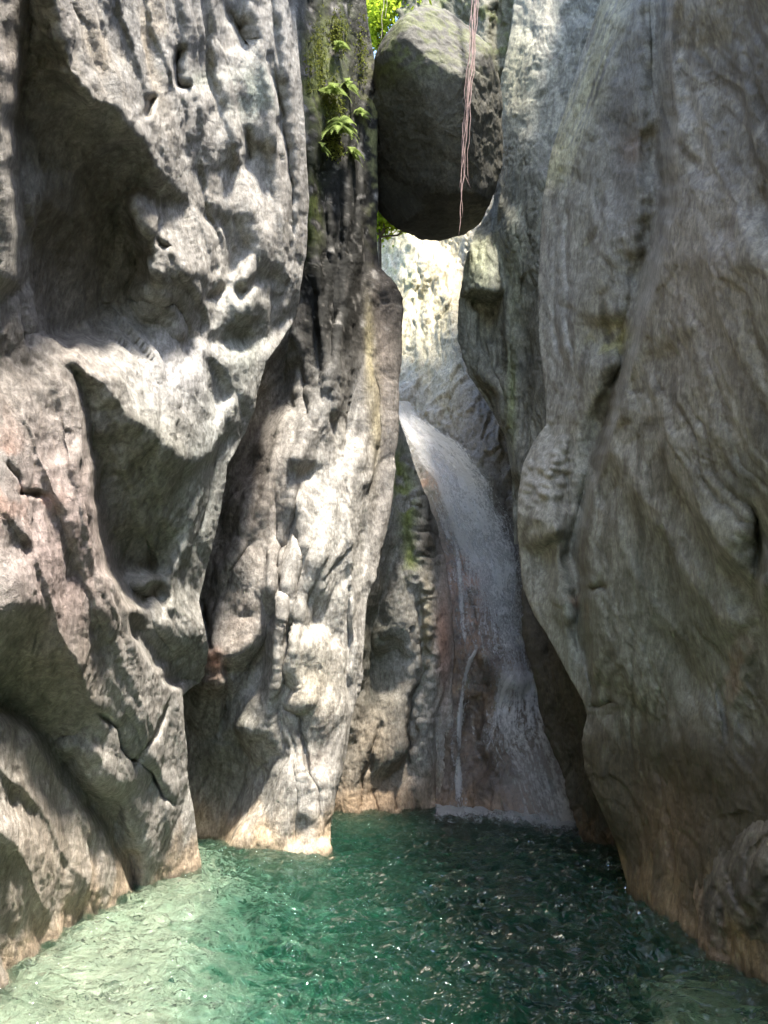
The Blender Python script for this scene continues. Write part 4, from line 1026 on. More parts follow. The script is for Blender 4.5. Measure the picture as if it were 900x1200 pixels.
bulge = rock_mass('cliff', M_right, [(905, 918), (882, 926), (852, 950), (830, 980), (818, 1015), (812, 1050), (818, 1075), (820, 1360)], [(990, 918), (990, 1360)], 925, 1230, base_bu, f_bu,
    [([(900, 980), (880, 1000), (872, 1040)], 3, .08), ([(850, 1010), (860, 1050), (880, 1080)], 3, .08), ([(838, 1040), (850, 1080)], 3, .08)],
    step=1.8, curl_l=10, dirv=(.6, 0, 1), tint=tint_bu, seed=9,
    amp=dict(slab=.08, slab2=.04, slab3=.018, big=.04, mid=.01, facet=.006, facet2=.006, small=.008, streak=.01, crack=.004),
    label='low rounded brown pitted rock at the waterline under the tall right cliff')

# ================================================================== hills behind the gorge walls
def simple_mat(name, col, rough=.8, **kw):
    m, nt = new_mat(name); out = N(nt, 'ShaderNodeOutputMaterial'); b = N(nt, 'ShaderNodeBsdfPrincipled')
    nt.links.new(b.outputs[0], out.inputs[0])
    n = N(nt, 'ShaderNodeTexNoise', inputs={'Scale': kw.get('scale', 8.), 'Detail': 5}); r = N(nt, 'ShaderNodeValToRGB')
    tc = N(nt, 'ShaderNodeTexCoord'); nt.links.new(tc.outputs['Object'], n.inputs['Vector'])
    c = np.array(col); r.color_ramp.elements[0].position = .3; r.color_ramp.elements[1].position = .7
    r.color_ramp.elements[0].color = (*(c * .65), 1); r.color_ramp.elements[1].color = (*np.minimum(c * 1.35, .95), 1)
    nt.links.new(n.outputs[0], r.inputs[0]); nt.links.new(r.outputs[0], b.inputs['Base Color']); b.inputs['Roughness'].default_value = rough
    return m
def hill(name, xs, ys, zfun, mat):
    gx, gy = np.meshgrid(xs, ys)
    z = zfun(gx, gy)
    V = np.stack([gx, gy, z], -1)
    o = mesh_obj(name, V, grid_faces(*gx.shape), mat); tag(o, kind='structure'); return o
M_hill = simple_mat('forest_floor', (.07, .08, .035), scale=1.5)
hx = np.concatenate([[-60, -40, -25, -15, -10, -8, -6.5], np.linspace(-5.5, -3.4, 8)])
hill('hills', hx, np.linspace(-14, 60, 40), lambda x, y: np.clip(13. + .25 * np.abs(x + 3.4) + .6 * np.sin(x * 1.3 + y * .7), 0, 40) * sstep(-3.35, -3.9, x) - 4 * (1 - sstep(-3.35, -3.9, x)), M_hill)
hx2 = np.concatenate([np.linspace(3.9, 6.2, 8), [7, 8.5, 10, 15, 25, 40, 60]])
hill('hills', hx2, np.linspace(-14, 60, 40), lambda x, y: np.clip(13. + .25 * np.abs(x - 4) + .6 * np.sin(x * 1.1 + y * .6), 0, 40) * sstep(3.95, 4.6, x) - 4 * (1 - sstep(3.95, 4.6, x)), M_hill)
hill('hills', np.linspace(-12, 14, 30), np.concatenate([np.linspace(21.5, 24, 6), [26, 30, 40, 60]]), lambda x, y: (14.5 + .3 * (y - 21) + .5 * np.sin(x * 1.7)) * sstep(21.6, 23, y), M_hill)

# ================================================================== POOL
def bed_depth(x, y):
    p = np.stack([x, y, 0 * x], -1).reshape(-1, 3)
    n = (fbm(p * .9, 3, off=5.) * .35).reshape(x.shape)
    d = 3.2 * sstep(-2.3, .6, x + .22 * (y - 4.6) - .7 + n) ** 1.1          # falls off away from the pale left shore
    d = np.minimum(d, .30 + 1.3 * np.clip(y + .9 * (x + 2.4) - 2.7 + n, 0, 10))
    d = d * (1 - .9 * sstep(1.15, 1.6, x + n * .5) * sstep(5.9, 5.2, y + n * .8 - .25 * (x - 1.3)))
    return np.clip(d, .10, 3.4)
bx, by = np.meshgrid(np.concatenate([[-20, -10, -6], np.linspace(-4, 5, 150), [7, 12, 20]]), np.concatenate([[-20, -12], np.linspace(-8, 18, 330), [22, 30]]))
pb = np.stack([bx, by, 0 * bx], -1).reshape(-1, 3)
bz = -bed_depth(bx, by) + (fbm(pb * 3., 3, off=9.) * .05).reshape(bx.shape)
M_bed = rock_material('pool_bed_stone', rough=(.7, .9))
bed = mesh_obj('pool_bed', np.stack([bx, by, bz], -1), grid_faces(*bx.shape), M_bed); tag(bed, kind='structure')
bn = fbm(pb * 1.5, 3, off=19.); bn2 = fbm(pb * 5., 3, off=29.)
gb = .60 + .10 * bn + .06 * bn2
bc = np.stack([gb, gb * .96, gb * .78], -1)
bc = mixc(bc, (.16, .17, .11), .65 * sstep(.02, .32, bn * .6 + bn2 * .55 - .12))
bc = mixc(bc, (.62, .53, .26), .85 * sstep(.9, 1.4, pb[:, 0]))
set_tint(bed, bc)

wx_, wy_ = np.meshgrid(np.linspace(-4.2, 5.2, 330), np.concatenate([np.linspace(-8, 3.4, 60), np.linspace(3.44, 11, 330), np.linspace(11.05, 18, 110)]))
wp = np.stack([wx_, wy_, 0 * wx_], -1).reshape(-1, 3)
ww = wp + np.stack([fbm(wp * 1.1, 2, off=2.), fbm(wp * 1.1, 2, off=12.), 0 * wp[:, 0]], -1) * .25
wz = 1.6 * (.030 * fbm(ww * np.array([1.9, 2.6, 1]), 2, off=4.) + .034 * (ridged(ww * np.array([3.0, 4.3, 1]), 2, off=7.) - .8) + .011 * (ridged(ww * np.array([6.0, 9., 1]), 2, off=27.) - .8) + .003 * fbm(ww * 11., 2, off=3.))
R_, C_ = wx_.shape
top = np.stack([wx_.ravel(), wy_.ravel(), wz], -1)
fc = grid_faces(R_, C_)[:, ::-1]
idx = np.arange(R_ * C_).reshape(R_, C_)
ring = np.concatenate([idx[0, :-1], idx[:-1, -1], idx[-1, :0:-1], idx[:0:-1, 0]])
low = top[ring].copy(); low[:, 2] = -4.2
nb = len(top)
sk = np.stack([ring, np.roll(ring, -1), nb + (np.arange(len(ring)) + 1) % len(ring), nb + np.arange(len(ring))], -1)
cc = nb + len(ring)
verts_w = np.concatenate([top, low, [[.5, 5, -4.2]]])
tri_b = np.stack([nb + np.arange(len(ring)), nb + (np.arange(len(ring)) + 1) % len(ring), np.full(len(ring), cc)], -1)
faces_w = [tuple(f) for f in fc.tolist()] + [tuple(f) for f in sk.tolist()] + [tuple(f) for f in tri_b.tolist()]

def water_mat():
    m, nt = new_mat('pool_water'); L = nt.links.new
    out = N(nt, 'ShaderNodeOutputMaterial')
    tc = N(nt, 'ShaderNodeTexCoord'); mp = N(nt, 'ShaderNodeMapping'); mp.inputs['Scale'].default_value = (1, 1.5, 1)
    L(tc.outputs['Object'], mp.inputs[0])
    n1 = N(nt, 'ShaderNodeTexNoise', inputs={'Scale': 4.2, 'Detail': 3, 'Roughness': .5, 'Distortion': 1.0})
    L(mp.outputs[0], n1.inputs['Vector'])
    bp = N(nt, 'ShaderNodeBump', inputs={'Strength': 1.0, 'Distance': .2}); n2 = N(nt, 'ShaderNodeTexNoise', inputs={'Scale': 13., 'Detail': 3, 'Roughness': .5, 'Distortion': .5}); L(mp.outputs[0], n2.inputs['Vector'])
    ad = N(nt, 'ShaderNodeMath', operation='MULTIPLY_ADD', inputs={1: .12}); L(n2.outputs[0], ad.inputs[0]); L(n1.outputs[0], ad.inputs[2])
    L(ad.outputs[0], bp.inputs['Height'])
    fr = N(nt, 'ShaderNodeFresnel', inputs={'IOR': 1.33}); L(bp.outputs[0], fr.inputs['Normal'])
    gl = N(nt, 'ShaderNodeBsdfGlossy', inputs={'Roughness': .04, 'Color': (1, 1, 1, 1)}); L(bp.outputs[0], gl.inputs['Normal'])
    rf = N(nt, 'ShaderNodeBsdfRefraction', inputs={'IOR': 1.33, 'Roughness': .02, 'Color': (.98, 1, .99, 1)}); L(bp.outputs[0], rf.inputs['Normal'])
    tr = N(nt, 'ShaderNodeBsdfTransparent', inputs={'Color': (.95, 1, .98, 1)})
    tb = N(nt, 'ShaderNodeBsdfDiffuse', inputs={'Color': (.04, .30, .18, 1)})
    mx = N(nt, 'ShaderNodeMixShader'); mx.inputs[0].default_value = .35; L(rf.outputs[0], mx.inputs[1]); L(tr.outputs[0], mx.inputs[2])
    mx2 = N(nt, 'ShaderNodeMixShader'); mx2.inputs[0].default_value = .05; L(mx.outputs[0], mx2.inputs[1]); L(tb.outputs[0], mx2.inputs[2])
    mx3 = N(nt, 'ShaderNodeMixShader'); L(fr.outputs[0], mx3.inputs[0]); L(mx2.outputs[0], mx3.inputs[1]); L(gl.outputs[0], mx3.inputs[2])
    L(mx3.outputs[0], out.inputs['Surface'])
    va = N(nt, 'ShaderNodeVolumeAbsorption', inputs={'Color': (.08, .61, .52, 1), 'Density': .74}); L(va.outputs[0], out.inputs['Volume'])
    return m
water = mesh_obj('water', verts_w, faces_w, water_mat()); tag(water, kind='structure')

# ================================================================== WATERFALL
hb = tin(base_head, blur=10); hf = tin(f_head, blur=1.6)
def head_depth(px, py): return sample(hb, px, py) - sample(hf, px, py)

def fall_mat(name, sx, sy, thr, col=(.95, .94, .92), soft=.5, fine=28., top=.95, seed=0.):
    m, nt = new_mat(name); L = nt.links.new
    out = N(nt, 'ShaderNodeOutputMaterial'); uv = N(nt, 'ShaderNodeUVMap')
    mp = N(nt, 'ShaderNodeMapping'); mp.inputs['Scale'].default_value = (sx, sy, 1); mp.inputs['Location'].default_value = (seed, seed * 1.7, 0); L(uv.outputs[0], mp.inputs[0])
    m2_ = N(nt, 'ShaderNodeMapping'); m2_.inputs['Scale'].default_value = (fine, fine * .55, 1); m2_.inputs['Location'].default_value = (seed * 3, seed, 0); L(uv.outputs[0], m2_.inputs[0])
    n1 = N(nt, 'ShaderNodeTexNoise', inputs={'Scale': 1., 'Detail': 5, 'Roughness': .6, 'Distortion': .9}); L(mp.outputs[0], n1.inputs['Vector'])
    n2 = N(nt, 'ShaderNodeTexNoise', inputs={'Scale': 1., 'Detail': 4, 'Roughness': .75, 'Distortion': .4}); L(m2_.outputs[0], n2.inputs['Vector'])
    ad = N(nt, 'ShaderNodeMath', operation='MULTIPLY_ADD', inputs={1: 1.1}); L(n2.outputs[0], ad.inputs[0]); L(n1.outputs[0], ad.inputs[2])
    at_ = N(nt, 'ShaderNodeAttribute', attribute_name='tint')
    a2 = N(nt, 'ShaderNodeMath', operation='ADD'); L(ad.outputs[0], a2.inputs[0]); L(at_.outputs['Fac'], a2.inputs[1])
    mr = N(nt, 'ShaderNodeMapRange', interpolation_type='SMOOTHSTEP', inputs={'From Min': thr, 'From Max': thr + soft, 'To Min': 0., 'To Max': top}); L(a2.outputs[0], mr.inputs[0])
    df = N(nt, 'ShaderNodeBsdfDiffuse', inputs={'Color': (*col, 1)}); tl = N(nt, 'ShaderNodeBsdfTranslucent', inputs={'Color': (*col, 1)})
    gl = N(nt, 'ShaderNodeBsdfGlossy', inputs={'Roughness': .25})
    m1 = N(nt, 'ShaderNodeMixShader'); m1.inputs[0].default_value = .4; L(df.outputs[0], m1.inputs[1]); L(tl.outputs[0], m1.inputs[2])
    m2 = N(nt, 'ShaderNodeMixShader'); m2.inputs[0].default_value = .12; L(m1.outputs[0], m2.inputs[1]); L(gl.outputs[0], m2.inputs[2])
    bp = N(nt, 'ShaderNodeBump', inputs={'Strength': .9, 'Distance': .08}); L(ad.outputs[0], bp.inputs['Height'])
    L(bp.outputs[0], df.inputs['Normal']); L(bp.outputs[0], gl.inputs['Normal'])
    tr = N(nt, 'ShaderNodeBsdfTransparent')
    m3 = N(nt, 'ShaderNodeMixShader'); L(mr.outputs[0], m3.inputs[0]); L(tr.outputs[0], m3.inputs[1]); L(m2.outputs[0], m3.inputs[2])
    L(m3.outputs[0], out.inputs[0])
    return m

root_fall = bpy.data.objects.new('waterfall', None); COL.objects.link(root_fall)
root_fall.location = tuple(at(np.array(600.), np.array(955.), 14.)); root_fall.location.z = 0
tag(root_fall, 'white waterfall sliding down the reddish headwall into the green pool', 'waterfall')
bpy.context.view_layer.update()
INV = root_fall.location

def water_sheet(name, left, right, y0, y1, dens, mat, off=.16, dfun=None, n=26, bulge=.1, step=2.5):
    pys = np.arange(y0, y1 + .1, step); Lb, Rb = curve(left, pys), curve(right, pys)
    u = np.linspace(0, 1, n)
    px = Lb[:, None] + (Rb - Lb)[:, None] * u; py = np.repeat(pys[:, None], n, 1)
    px = px + (fbm(np.stack([px / 60., py / 80., 0 * px], -1).reshape(-1, 3), 2, off=3.3) * .09).reshape(px.shape) * (Rb - Lb)[:, None]
    d = (dfun or head_depth)(px, py)
    d = gblur(d, 2.0) - off - bulge * np.sin(np.pi * u)[None]
    P = at(px, py, d) - np.array(INV)
    o = mesh_obj(name, P, grid_faces(*px.shape), mat, root_fall)
    U = np.repeat(u[None], len(pys), 0); Vv = np.repeat(np.linspace(0, 1, len(pys))[:, None], n, 1)
    wd = np.abs(Rb - Lb)[:, None] * (u - .5)[None]
    uvl = o.data.uv_layers.new(name='UVMap')
    li = np.zeros(len(o.data.loops), np.int32); o.data.loops.foreach_get('vertex_index', li)
    co = np.stack([(wd / 60.).ravel(), (py / 60.).ravel()], -1)[li]
    uvl.data.foreach_set('uv', co.astype(np.float32).ravel())
    dn = dens(U, Vv).ravel()
    set_tint(o, np.repeat(dn[:, None], 3, 1))
    return o

edge_fade = lambda U, a=.25, b=.25: sstep(0, a, U) * sstep(0, b, 1 - U)
M_casc = fall_mat('falling_water', 9., 1.3, 1.0, soft=.62, top=1.0)
M_casc_b = fall_mat('falling_droplets', 5., 2.0, 1.12, soft=.45, fine=24., seed=5.3)
M_thin = fall_mat('thin_water', 14., 2.4, 1.0, soft=.5, fine=30., seed=2.1)
M_veil = fall_mat('water_veil', 7., .8, 1.1, soft=.6, fine=14., seed=8.7, top=.9)
cl_ = [(460, 470), (464, 485), (480, 525), (498, 565), (510, 610), (518, 660), (524, 710), (536, 770), (545, 810)]
cr_ = [(482, 470), (498, 490), (542, 520), (574, 560), (600, 610), (616, 660), (626, 710), (634, 770), (638, 810)]
water_sheet('cascade', cl_, cr_, 470, 810,
            lambda U, V: +.04 + 1.15 * np.exp(-((U - .42 - .12 * V) / .27) ** 2) * (1 - .85 * sstep(.3, .75, V)) * edge_fade(U, .12, .2) + .18 * sstep(.45, .75, U) * edge_fade(U, .1, .25) + .1 * sstep(.12, 0, V) - .12 * sstep(.8, 1, V), M_casc, off=.20, n=48)
water_sheet('cascade', [(x - 3, y) for x, y in cl_], [(x + 6, y) for x, y in cr_], 474, 800,
            lambda U, V: -.02 + .65 * np.exp(-((U - .6) / .26) ** 2) * edge_fade(U, .1, .2) * (1 - .6 * V) * sstep(0, .1, V) - .2 * sstep(.85, 1, V), M_casc_b, off=.36, n=48)
water_sheet('side_stream', [(556, 752), (547, 768), (538, 790), (532, 830), (529, 870), (527, 948)], [(570, 752), (558, 772), (551, 800), (549, 850), (548, 900), (550, 948)], 752, 949,
            lambda U, V: -.16 + .85 * np.exp(-((U - .5) / .22) ** 2) * sstep(0, .1, V) * (1 - .3 * V) * (.8 + .3 * np.sin(V * 17)), M_thin, off=.25, n=16)
water_sheet('side_thread', [(520, 600), (530, 660), (534, 720), (540, 770)], [(534, 600), (544, 660), (548, 720), (556, 770)], 600, 770,
            lambda U, V: -.25 + .6 * np.exp(-((U - .5) / .3) ** 2) * sstep(0, .3, V) * sstep(0, .2, 1 - V), M_thin, off=.2, n=14)
def veil_depth(px, py): return head_depth(px, py) * (1 - sstep(800, 860, py)) + (sample(hb, px, py) - .62) * sstep(800, 860, py)
water_sheet('lower_veil', [(566, 765), (566, 810), (558, 840), (562, 880), (578, 920), (586, 964)], [(648, 765), (656, 810), (664, 850), (672, 890), (682, 930), (688, 968)], 765, 968,
            lambda U, V: -.01 + .55 * edge_fade(U, .3, .22) * (.7 + .3 * np.cos(V * 4)) * sstep(0, .2, V) + .16 * sstep(.35, .75, U) * sstep(.3, .9, V) * edge_fade(U, .1, .2), M_veil, off=.3, dfun=veil_depth, n=44)
water_sheet('veil_arc', [(590, 784), (580, 808), (570, 845), (560, 878)], [(610, 784), (600, 810), (592, 845), (580, 878)], 784, 878,
            lambda U, V: -.12 + .8 * np.exp(-((U - .5) / .22) ** 2) * (1 - .7 * V) * sstep(0, .15, V), M_thin, off=.4, n=14)
# foam where the water lands
fx = np.linspace(508, 680, 120); fy = np.linspace(-6, 20, 18)
line = np.interp(fx, [508, 540, 600, 640, 680], [947, 947, 954, 960, 966])
gpx = np.repeat(fx[None], 18, 0); gpy = line[None] + fy[:, None]
a_, ry_, rz_ = ray(gpx, gpy); dd = -H_CAM / rz_ * ry_
Pf = at(gpx, gpy, dd); Pf[..., 2] = .06 + .06 * fbm(Pf.reshape(-1, 3) * 5, 2).reshape(gpx.shape)
fo = mesh_obj('foam', Pf - np.array(INV), grid_faces(*gpx.shape), fall_mat('foam', 10., 5., 1.0, fine=30., soft=.5), root_fall)
uvl = fo.data.uv_layers.new(name='UVMap'); li = np.zeros(len(fo.data.loops), np.int32); fo.data.loops.foreach_get('vertex_index', li)
uvl.data.foreach_set('uv', np.stack([(gpx / 60).ravel(), (gpy / 20).ravel()], -1)[li].astype(np.float32).ravel())
Uf = np.linspace(0, 1, 120)[None]; Vf = np.linspace(0, 1, 18)[:, None]
set_tint(fo, np.repeat((-.1 + 1.0 * sstep(0, .15, Vf) * sstep(0, .75, 1 - Vf) * (.75 + .25 * np.sin(Uf * 9 + 1)) * edge_fade(Uf, .05, .05)).reshape(-1, 1), 3, 1))
# spray: a small body of drifting droplets at the foot
mm, nt = new_mat('spray'); o_ = N(nt, 'ShaderNodeOutputMaterial'); vs = N(nt, 'ShaderNodeVolumeScatter', inputs={'Color': (.95, .96, 1, 1), 'Density': .26, 'Anisotropy': .2}); nt.links.new(vs.outputs[0], o_.inputs['Volume'])
def ellipsoid(c, r, nu=40, nv=20, noise=.12, seed=0):
    th = np.linspace(0, np.pi, nv); ph = np.linspace(0, 2 * np.pi, nu, endpoint=False)
    T, Ph = np.meshgrid(th, ph, indexing='ij')
    D = np.stack([np.sin(T) * np.cos(Ph), np.sin(T) * np.sin(Ph), np.cos(T)], -1).reshape(-1, 3)
    D = D * (1 + noise * fbm(D * 2., 3, off=seed))[:, None]
    i = np.arange(nv * nu).reshape(nv, nu); j = np.roll(i, -1, 1)
    return D * np.array(r) + np.array(c), np.stack([i[:-1], i[1:], j[1:], j[:-1]], -1).reshape(-1, 4)
c = at(np.array(636.), np.array(930.), 12.7)
V_, F_ = ellipsoid(c - np.array(INV), (.85, .6, .8), noise=.3, seed=3.)
sp_ = mesh_obj('spray', V_, F_, mm, root_fall)

# ================================================================== WEDGED BOULDER
out_l = np.array([(441, 70), (452, 48), (470, 26), (498, 9), (520, 7), (545, 20), (564, 40), (576, 65), (585, 100), (587, 150), (584, 200), (575, 228), (562, 262), (545, 280), (515, 288), (488, 277), (460, 259), (440, 236), (436, 200), (439, 150), (441, 105)], float)
ctr = np.array([512., 150.])
D0 = 11.3
Cw = at(ctr[0], ctr[1], D0)
vd = Cw - np.array([0, 0, H_CAM]); dist = np.linalg.norm(vd); vd /= dist
rt = np.cross(vd, (0, 0, 1)); rt /= np.linalg.norm(rt); upv = np.cross(rt, vd)
pxm = dist * cp / F * 1.0
aa, ryc, rzc = ray(*ctr); pxm = dist / (F * math.sqrt(1 + float(aa) ** 2 + ((600 - ctr[1]) / F) ** 2))
rel = out_l - ctr
# rays to outline in the plane through the centre, facing the eye
Ro = []
for (ox, oy) in out_l:
    a, ry, rz = ray(ox, oy); dv = np.array([a, ry, rz]); dv /= np.linalg.norm(dv)
    t = dist / (dv @ vd); p = dv * t - vd * dist
    Ro.append((p @ rt, p @ upv))
Ro = np.array(Ro); ang = np.arctan2(Ro[:, 1], Ro[:, 0]); rad = np.hypot(Ro[:, 0], Ro[:, 1])
o_s = np.argsort(ang); ang = ang[o_s]; rad = rad[o_s]
ang = np.concatenate([ang - 2 * np.pi, ang, ang + 2 * np.pi]); rad = np.tile(rad, 3)
nv, nu = 170, 340
T, Ph = np.meshgrid(np.linspace(0, np.pi, nv), np.linspace(-np.pi, np.pi, nu, endpoint=False), indexing='ij')
Rr = np.interp(Ph, ang, rad)
sT = np.sin(T); Rr = rad.mean() + (Rr - rad.mean()) * sstep(.1, .8, sT); prof = sT * (1 + .33 * (1 - sT * sT)); zc = np.cos(T)
X = Rr * prof * np.cos(Ph); Y = Rr * prof * np.sin(Ph); Z = 1.25 * np.sign(zc) * np.abs(zc) ** .9      # Z towards the eye
B = np.stack([X, Y, Z], -1).reshape(-1, 3)
def cut(B, n, d, s=.06):
    n = np.array(n, float); n /= np.linalg.norm(n); k = B @ n - d
    ex = np.where(k > 0, k - s * (1 - np.exp(-np.clip(k, 0, 9) / s)) * .6, 0)
    return B - n[None] * ex[:, None] * .92
B = cut(B, (-.55, -.18, .8), 1.0)       # big smooth dark face
B = cut(B, (.45, .75, .55), 1.3)        # upper face that takes the light
B = cut(B, (.85, .1, .5), 1.0)
B = cut(B, (.1, -.85, .55), 1.5)
# undercut notch near the bottom
nx = np.exp(-(((B[:, 0] + .05) / .22) ** 2 + ((B[:, 1] + 1.28) / .22) ** 2)) * (B[:, 2] > 0)
B[:, 2] -= .22 * nx
WB = B[:, :1] * rt + B[:, 1:2] * upv - B[:, 2:] * vd
nd = WB / np.linalg.norm(WB, axis=1)[:, None]
h, ed = worley(WB * 1.3, 5); h2, ed2 = worley(WB * 5., 6)
rough = sstep(-.5, .6, B[:, 0] * .8 + B[:, 1] * .5)
WB = WB + nd * (.06 * fbm(WB * 1.2, 3) + .012 * h * rough + .010 * h2 * (.3 + rough) + .012 * fbm(WB * 9., 4, gain=.55))[:, None]
i = np.arange(nv * nu).reshape(nv, nu); j = np.roll(i, -1, 1)
M_bould = rock_material('mossy_boulder_stone', rough=(.6, .9), grain=1.2, bump=.6)
boulder = mesh_obj('boulder', WB, np.stack([i[:-1], i[1:], j[1:], j[:-1]], -1).reshape(-1, 4), M_bould)
boulder.location = Cw
n = fbm(WB * 2., 3, off=4.); n2 = fbm(WB * 6., 3, off=14.)
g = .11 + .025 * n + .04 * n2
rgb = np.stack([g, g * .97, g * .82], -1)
rgb = mixc(rgb, (.065, .065, .058), .8 * sstep(.2, -.6, B[:, 0] + B[:, 1] * .3))  # left face coloured darker to stand for its shade
rgb = mixc(rgb, (.05, .05, .046), .7 * sstep(-.75, -1.2, B[:, 1]))  # shade under the boulder, painted as a darker bottom
rgb = mixc(rgb, (.11, .13, .04), .8 * sstep(-.3, .2, n2 + n) * sstep(.5, 1.3, B[:, 1]))
rgb = mixc(rgb, (.12, .11, .08), .5 * sstep(-.1, .4, n2) * sstep(.0, .7, B[:, 0]))
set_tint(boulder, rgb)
tag(boulder, 'huge dark egg shaped boulder wedged between the canyon walls high above the pool', 'boulder')

# ================================================================== HANGING ROOTS
def tube(path, r0, r1, sides=6):
    path = np.array(path); n = len(path); V, Fc = [], []
    tg = np.gradient(path, axis=0); tg /= np.linalg.norm(tg, axis=1)[:, None] + 1e-9
    for k in range(n):
        a = np.cross(tg[k], (0, 1, .1)); a /= np.linalg.norm(a); b = np.cross(tg[k], a); r = r0 + (r1 - r0) * k / (n - 1)
        for s in range(sides):
            t = 2 * math.pi * s / sides
            V.append(path[k] + r * (a * math.cos(t) + b * math.sin(t)))
    for k in range(n - 1):
        for s in range(sides):
            Fc.append((k * sides + s, k * sides + (s + 1) % sides, (k + 1) * sides + (s + 1) % sides, (k + 1) * sides + s))
    Fc.append(tuple(range(sides))[::-1]); Fc.append(tuple((n - 1) * sides + s for s in range(sides)))
    return np.array(V), Fc
M_root = simple_mat('pinkish_root_bark', (.24, .155, .14), scale=14.)
M_vine = simple_mat('grey_vine_bark', (.30, .25, .20), scale=14.)
def hang(name, label, cat, strands, depth, mat, r):
    a0 = at(np.array(float(strands[0][0][0])), np.array(float(strands[0][0][1])), depth)
    e = bpy.data.objects.new(name, None); COL.objects.link(e); e.location = a0; tag(e, label, cat)
    for k, st in enumerate(strands):
        st = np.array(st, float); nseg = 46
        yy = np.linspace(st[0, 1], st[-1, 1], nseg); xx = np.interp(yy, st[:, 1], st[:, 0])
        ph = random.random() * 6
        xx = xx + .8 * np.sin(yy / 11. + ph) + .5 * np.sin(yy / 4.3 + ph * 2)
        dz = depth + .05 * np.sin(yy / 30. + ph) + .03 * (k % 3)
        P = at(xx, yy, dz) - a0
        V, Fc = tube(P, r * (1 if k < 2 else .7), r * .35)
        mesh_obj('root_strand' if name == 'hanging_roots' else 'vine_stem', V, Fc, mat, e)
    return e
main = [(557, -120), (556, 0), (553, 60), (549, 100), (545, 150), (543, 200)]
hang('hanging_roots', 'long bundle of pinkish hanging roots dangling in front of the wedged boulder', 'roots',
     [main + [(540, 250), (537, 277)], [(x + 2, y) for x, y in main] + [(542, 215)], [(x - 2, y) for x, y in main] + [(541, 230), (541, 256)],
      [(x + 4, y) for x, y in main[:4]] + [(550, 150), (548, 195), (549, 212)], [(560, -120), (558, 0), (554, 70), (551, 110), (548, 130)],
      [(x - 3, y) for x, y in main[:3]] + [(545, 105), (544, 140), (540, 200), (539, 220)], [(x + 1, y) for x, y in main] + [(545, 205), (550, 220)]], 9.7, M_root, .013)
hang('hanging_vine', 'thin grey vine hanging in the bright gap left of the boulder top', 'vine', [[(450, -120), (450, 0), (448, 30), (446, 48)], [(455, -120), (453, 0), (451, 22)]], 12.4, M_vine, .012)
hang('hanging_vine', 'pair of thin pale vines hanging just above the boulder crown', 'vine', [[(488, -120), (488, 0), (487, 15)], [(496, -120), (496, 0), (494, 16)]], 12.4, M_vine, .010)

# ================================================================== PLANTS
def leaf_mat(name, col, trans=.45):
    m, nt = new_mat(name); L = nt.links.new; out = N(nt, 'ShaderNodeOutputMaterial')
    oi = N(nt, 'ShaderNodeTexCoord'); n = N(nt, 'ShaderNodeTexNoise', inputs={'Scale': 6., 'Detail': 3}); L(oi.outputs['Object'], n.inputs['Vector'])
    r = N(nt, 'ShaderNodeValToRGB'); c = np.array(col); r.color_ramp.elements[0].position = .35; r.color_ramp.elements[1].position = .65
    r.color_ramp.elements[0].color = (*(c * .6), 1); r.color_ramp.elements[1].color = (*(c * 1.4), 1); L(n.outputs[0], r.inputs[0])
    d = N(nt, 'ShaderNodeBsdfDiffuse'); t = N(nt, 'ShaderNodeBsdfTranslucent'); L(r.outputs[0], d.inputs[0]); L(r.outputs[0], t.inputs[0])
    mx = N(nt, 'ShaderNodeMixShader'); mx.inputs[0].default_value = trans; L(d.outputs[0], mx.inputs[1]); L(t.outputs[0], mx.inputs[2]); L(mx.outputs[0], out.inputs[0])
    return m
def leaves_mesh(centers, size, aspect=.45, droop=.3, spread=None):
    V, Fc = [], []
    for c in centers:
        a = rng.normal(size=3); a[2] -= droop * 2; a /= np.linalg.norm(a)
        b = np.cross(a, rng.normal(size=3)); b /= np.linalg.norm(b)
        s = size * rng.uniform(.6, 1.3); k = len(V)
        nrm = np.cross(a, b)
        V += [c, c + a * s * .5 + b * s * aspect * .5 + nrm * s * .08, c + a * s, c + a * s * .5 - b * s * aspect * .5 + nrm * s * .08]
        Fc += [(k, k + 1, k + 2), (k, k + 2, k + 3)]
    return np.array(V), Fc
M_lime = leaf_mat('sunlit_lime_leaves', (.30, .40, .04), .55)
M_fern = leaf_mat('fern_leaves', (.24, .31, .10), .4)
M_moss = leaf_mat('moss', (.17, .19, .05), .3)
M_bark = simple_mat('bark', (.12, .09, .06), scale=10.)

def bush(px, py, y, r, nleaf, label, size, trunk=1.2):
    c = at(np.array(float(px)), np.array(float(py)), float(y))
    e = bpy.data.objects.new('shrub', None); COL.objects.link(e); e.location = (c[0], c[1], c[2] - trunk); tag(e, label, 'shrub')
    cl = rng.normal(size=(26, 3)) * np.array([r * .5, r * .45, r * .5])
    P = cl[rng.integers(0, 26, nleaf)] + rng.normal(size=(nleaf, 3)) * r * .16
    V, Fc = leaves_mesh(P + np.array([0, 0, trunk]), size, .5)
    mesh_obj('crown', V, Fc, M_lime, e, smooth=False)
    tv, tf = [], []
    for q in range(7):
        end = cl[q] + np.array([0, 0, trunk]); pth = [np.array([0, 0, -1.2]) * (1) , np.array([0, 0, trunk * .4]), end * .6, end]
        v_, f_ = tube(pth, .06, .012); f_ = [tuple(x + sum(len(a) for a in tv) for x in f) for f in f_]; tv.append(v_); tf += f_
    mesh_obj('trunk', np.concatenate(tv), tf, M_bark, e)
bush(447, 22, 15.5, 1.15, 4200, 'sunlit lime green shrub glowing in the gap at the top, left of the boulder', .16)
bush(445, 250, 16.5, .75, 3000, 'sunlit lime green shrub seen under the left bottom of the boulder', .17)

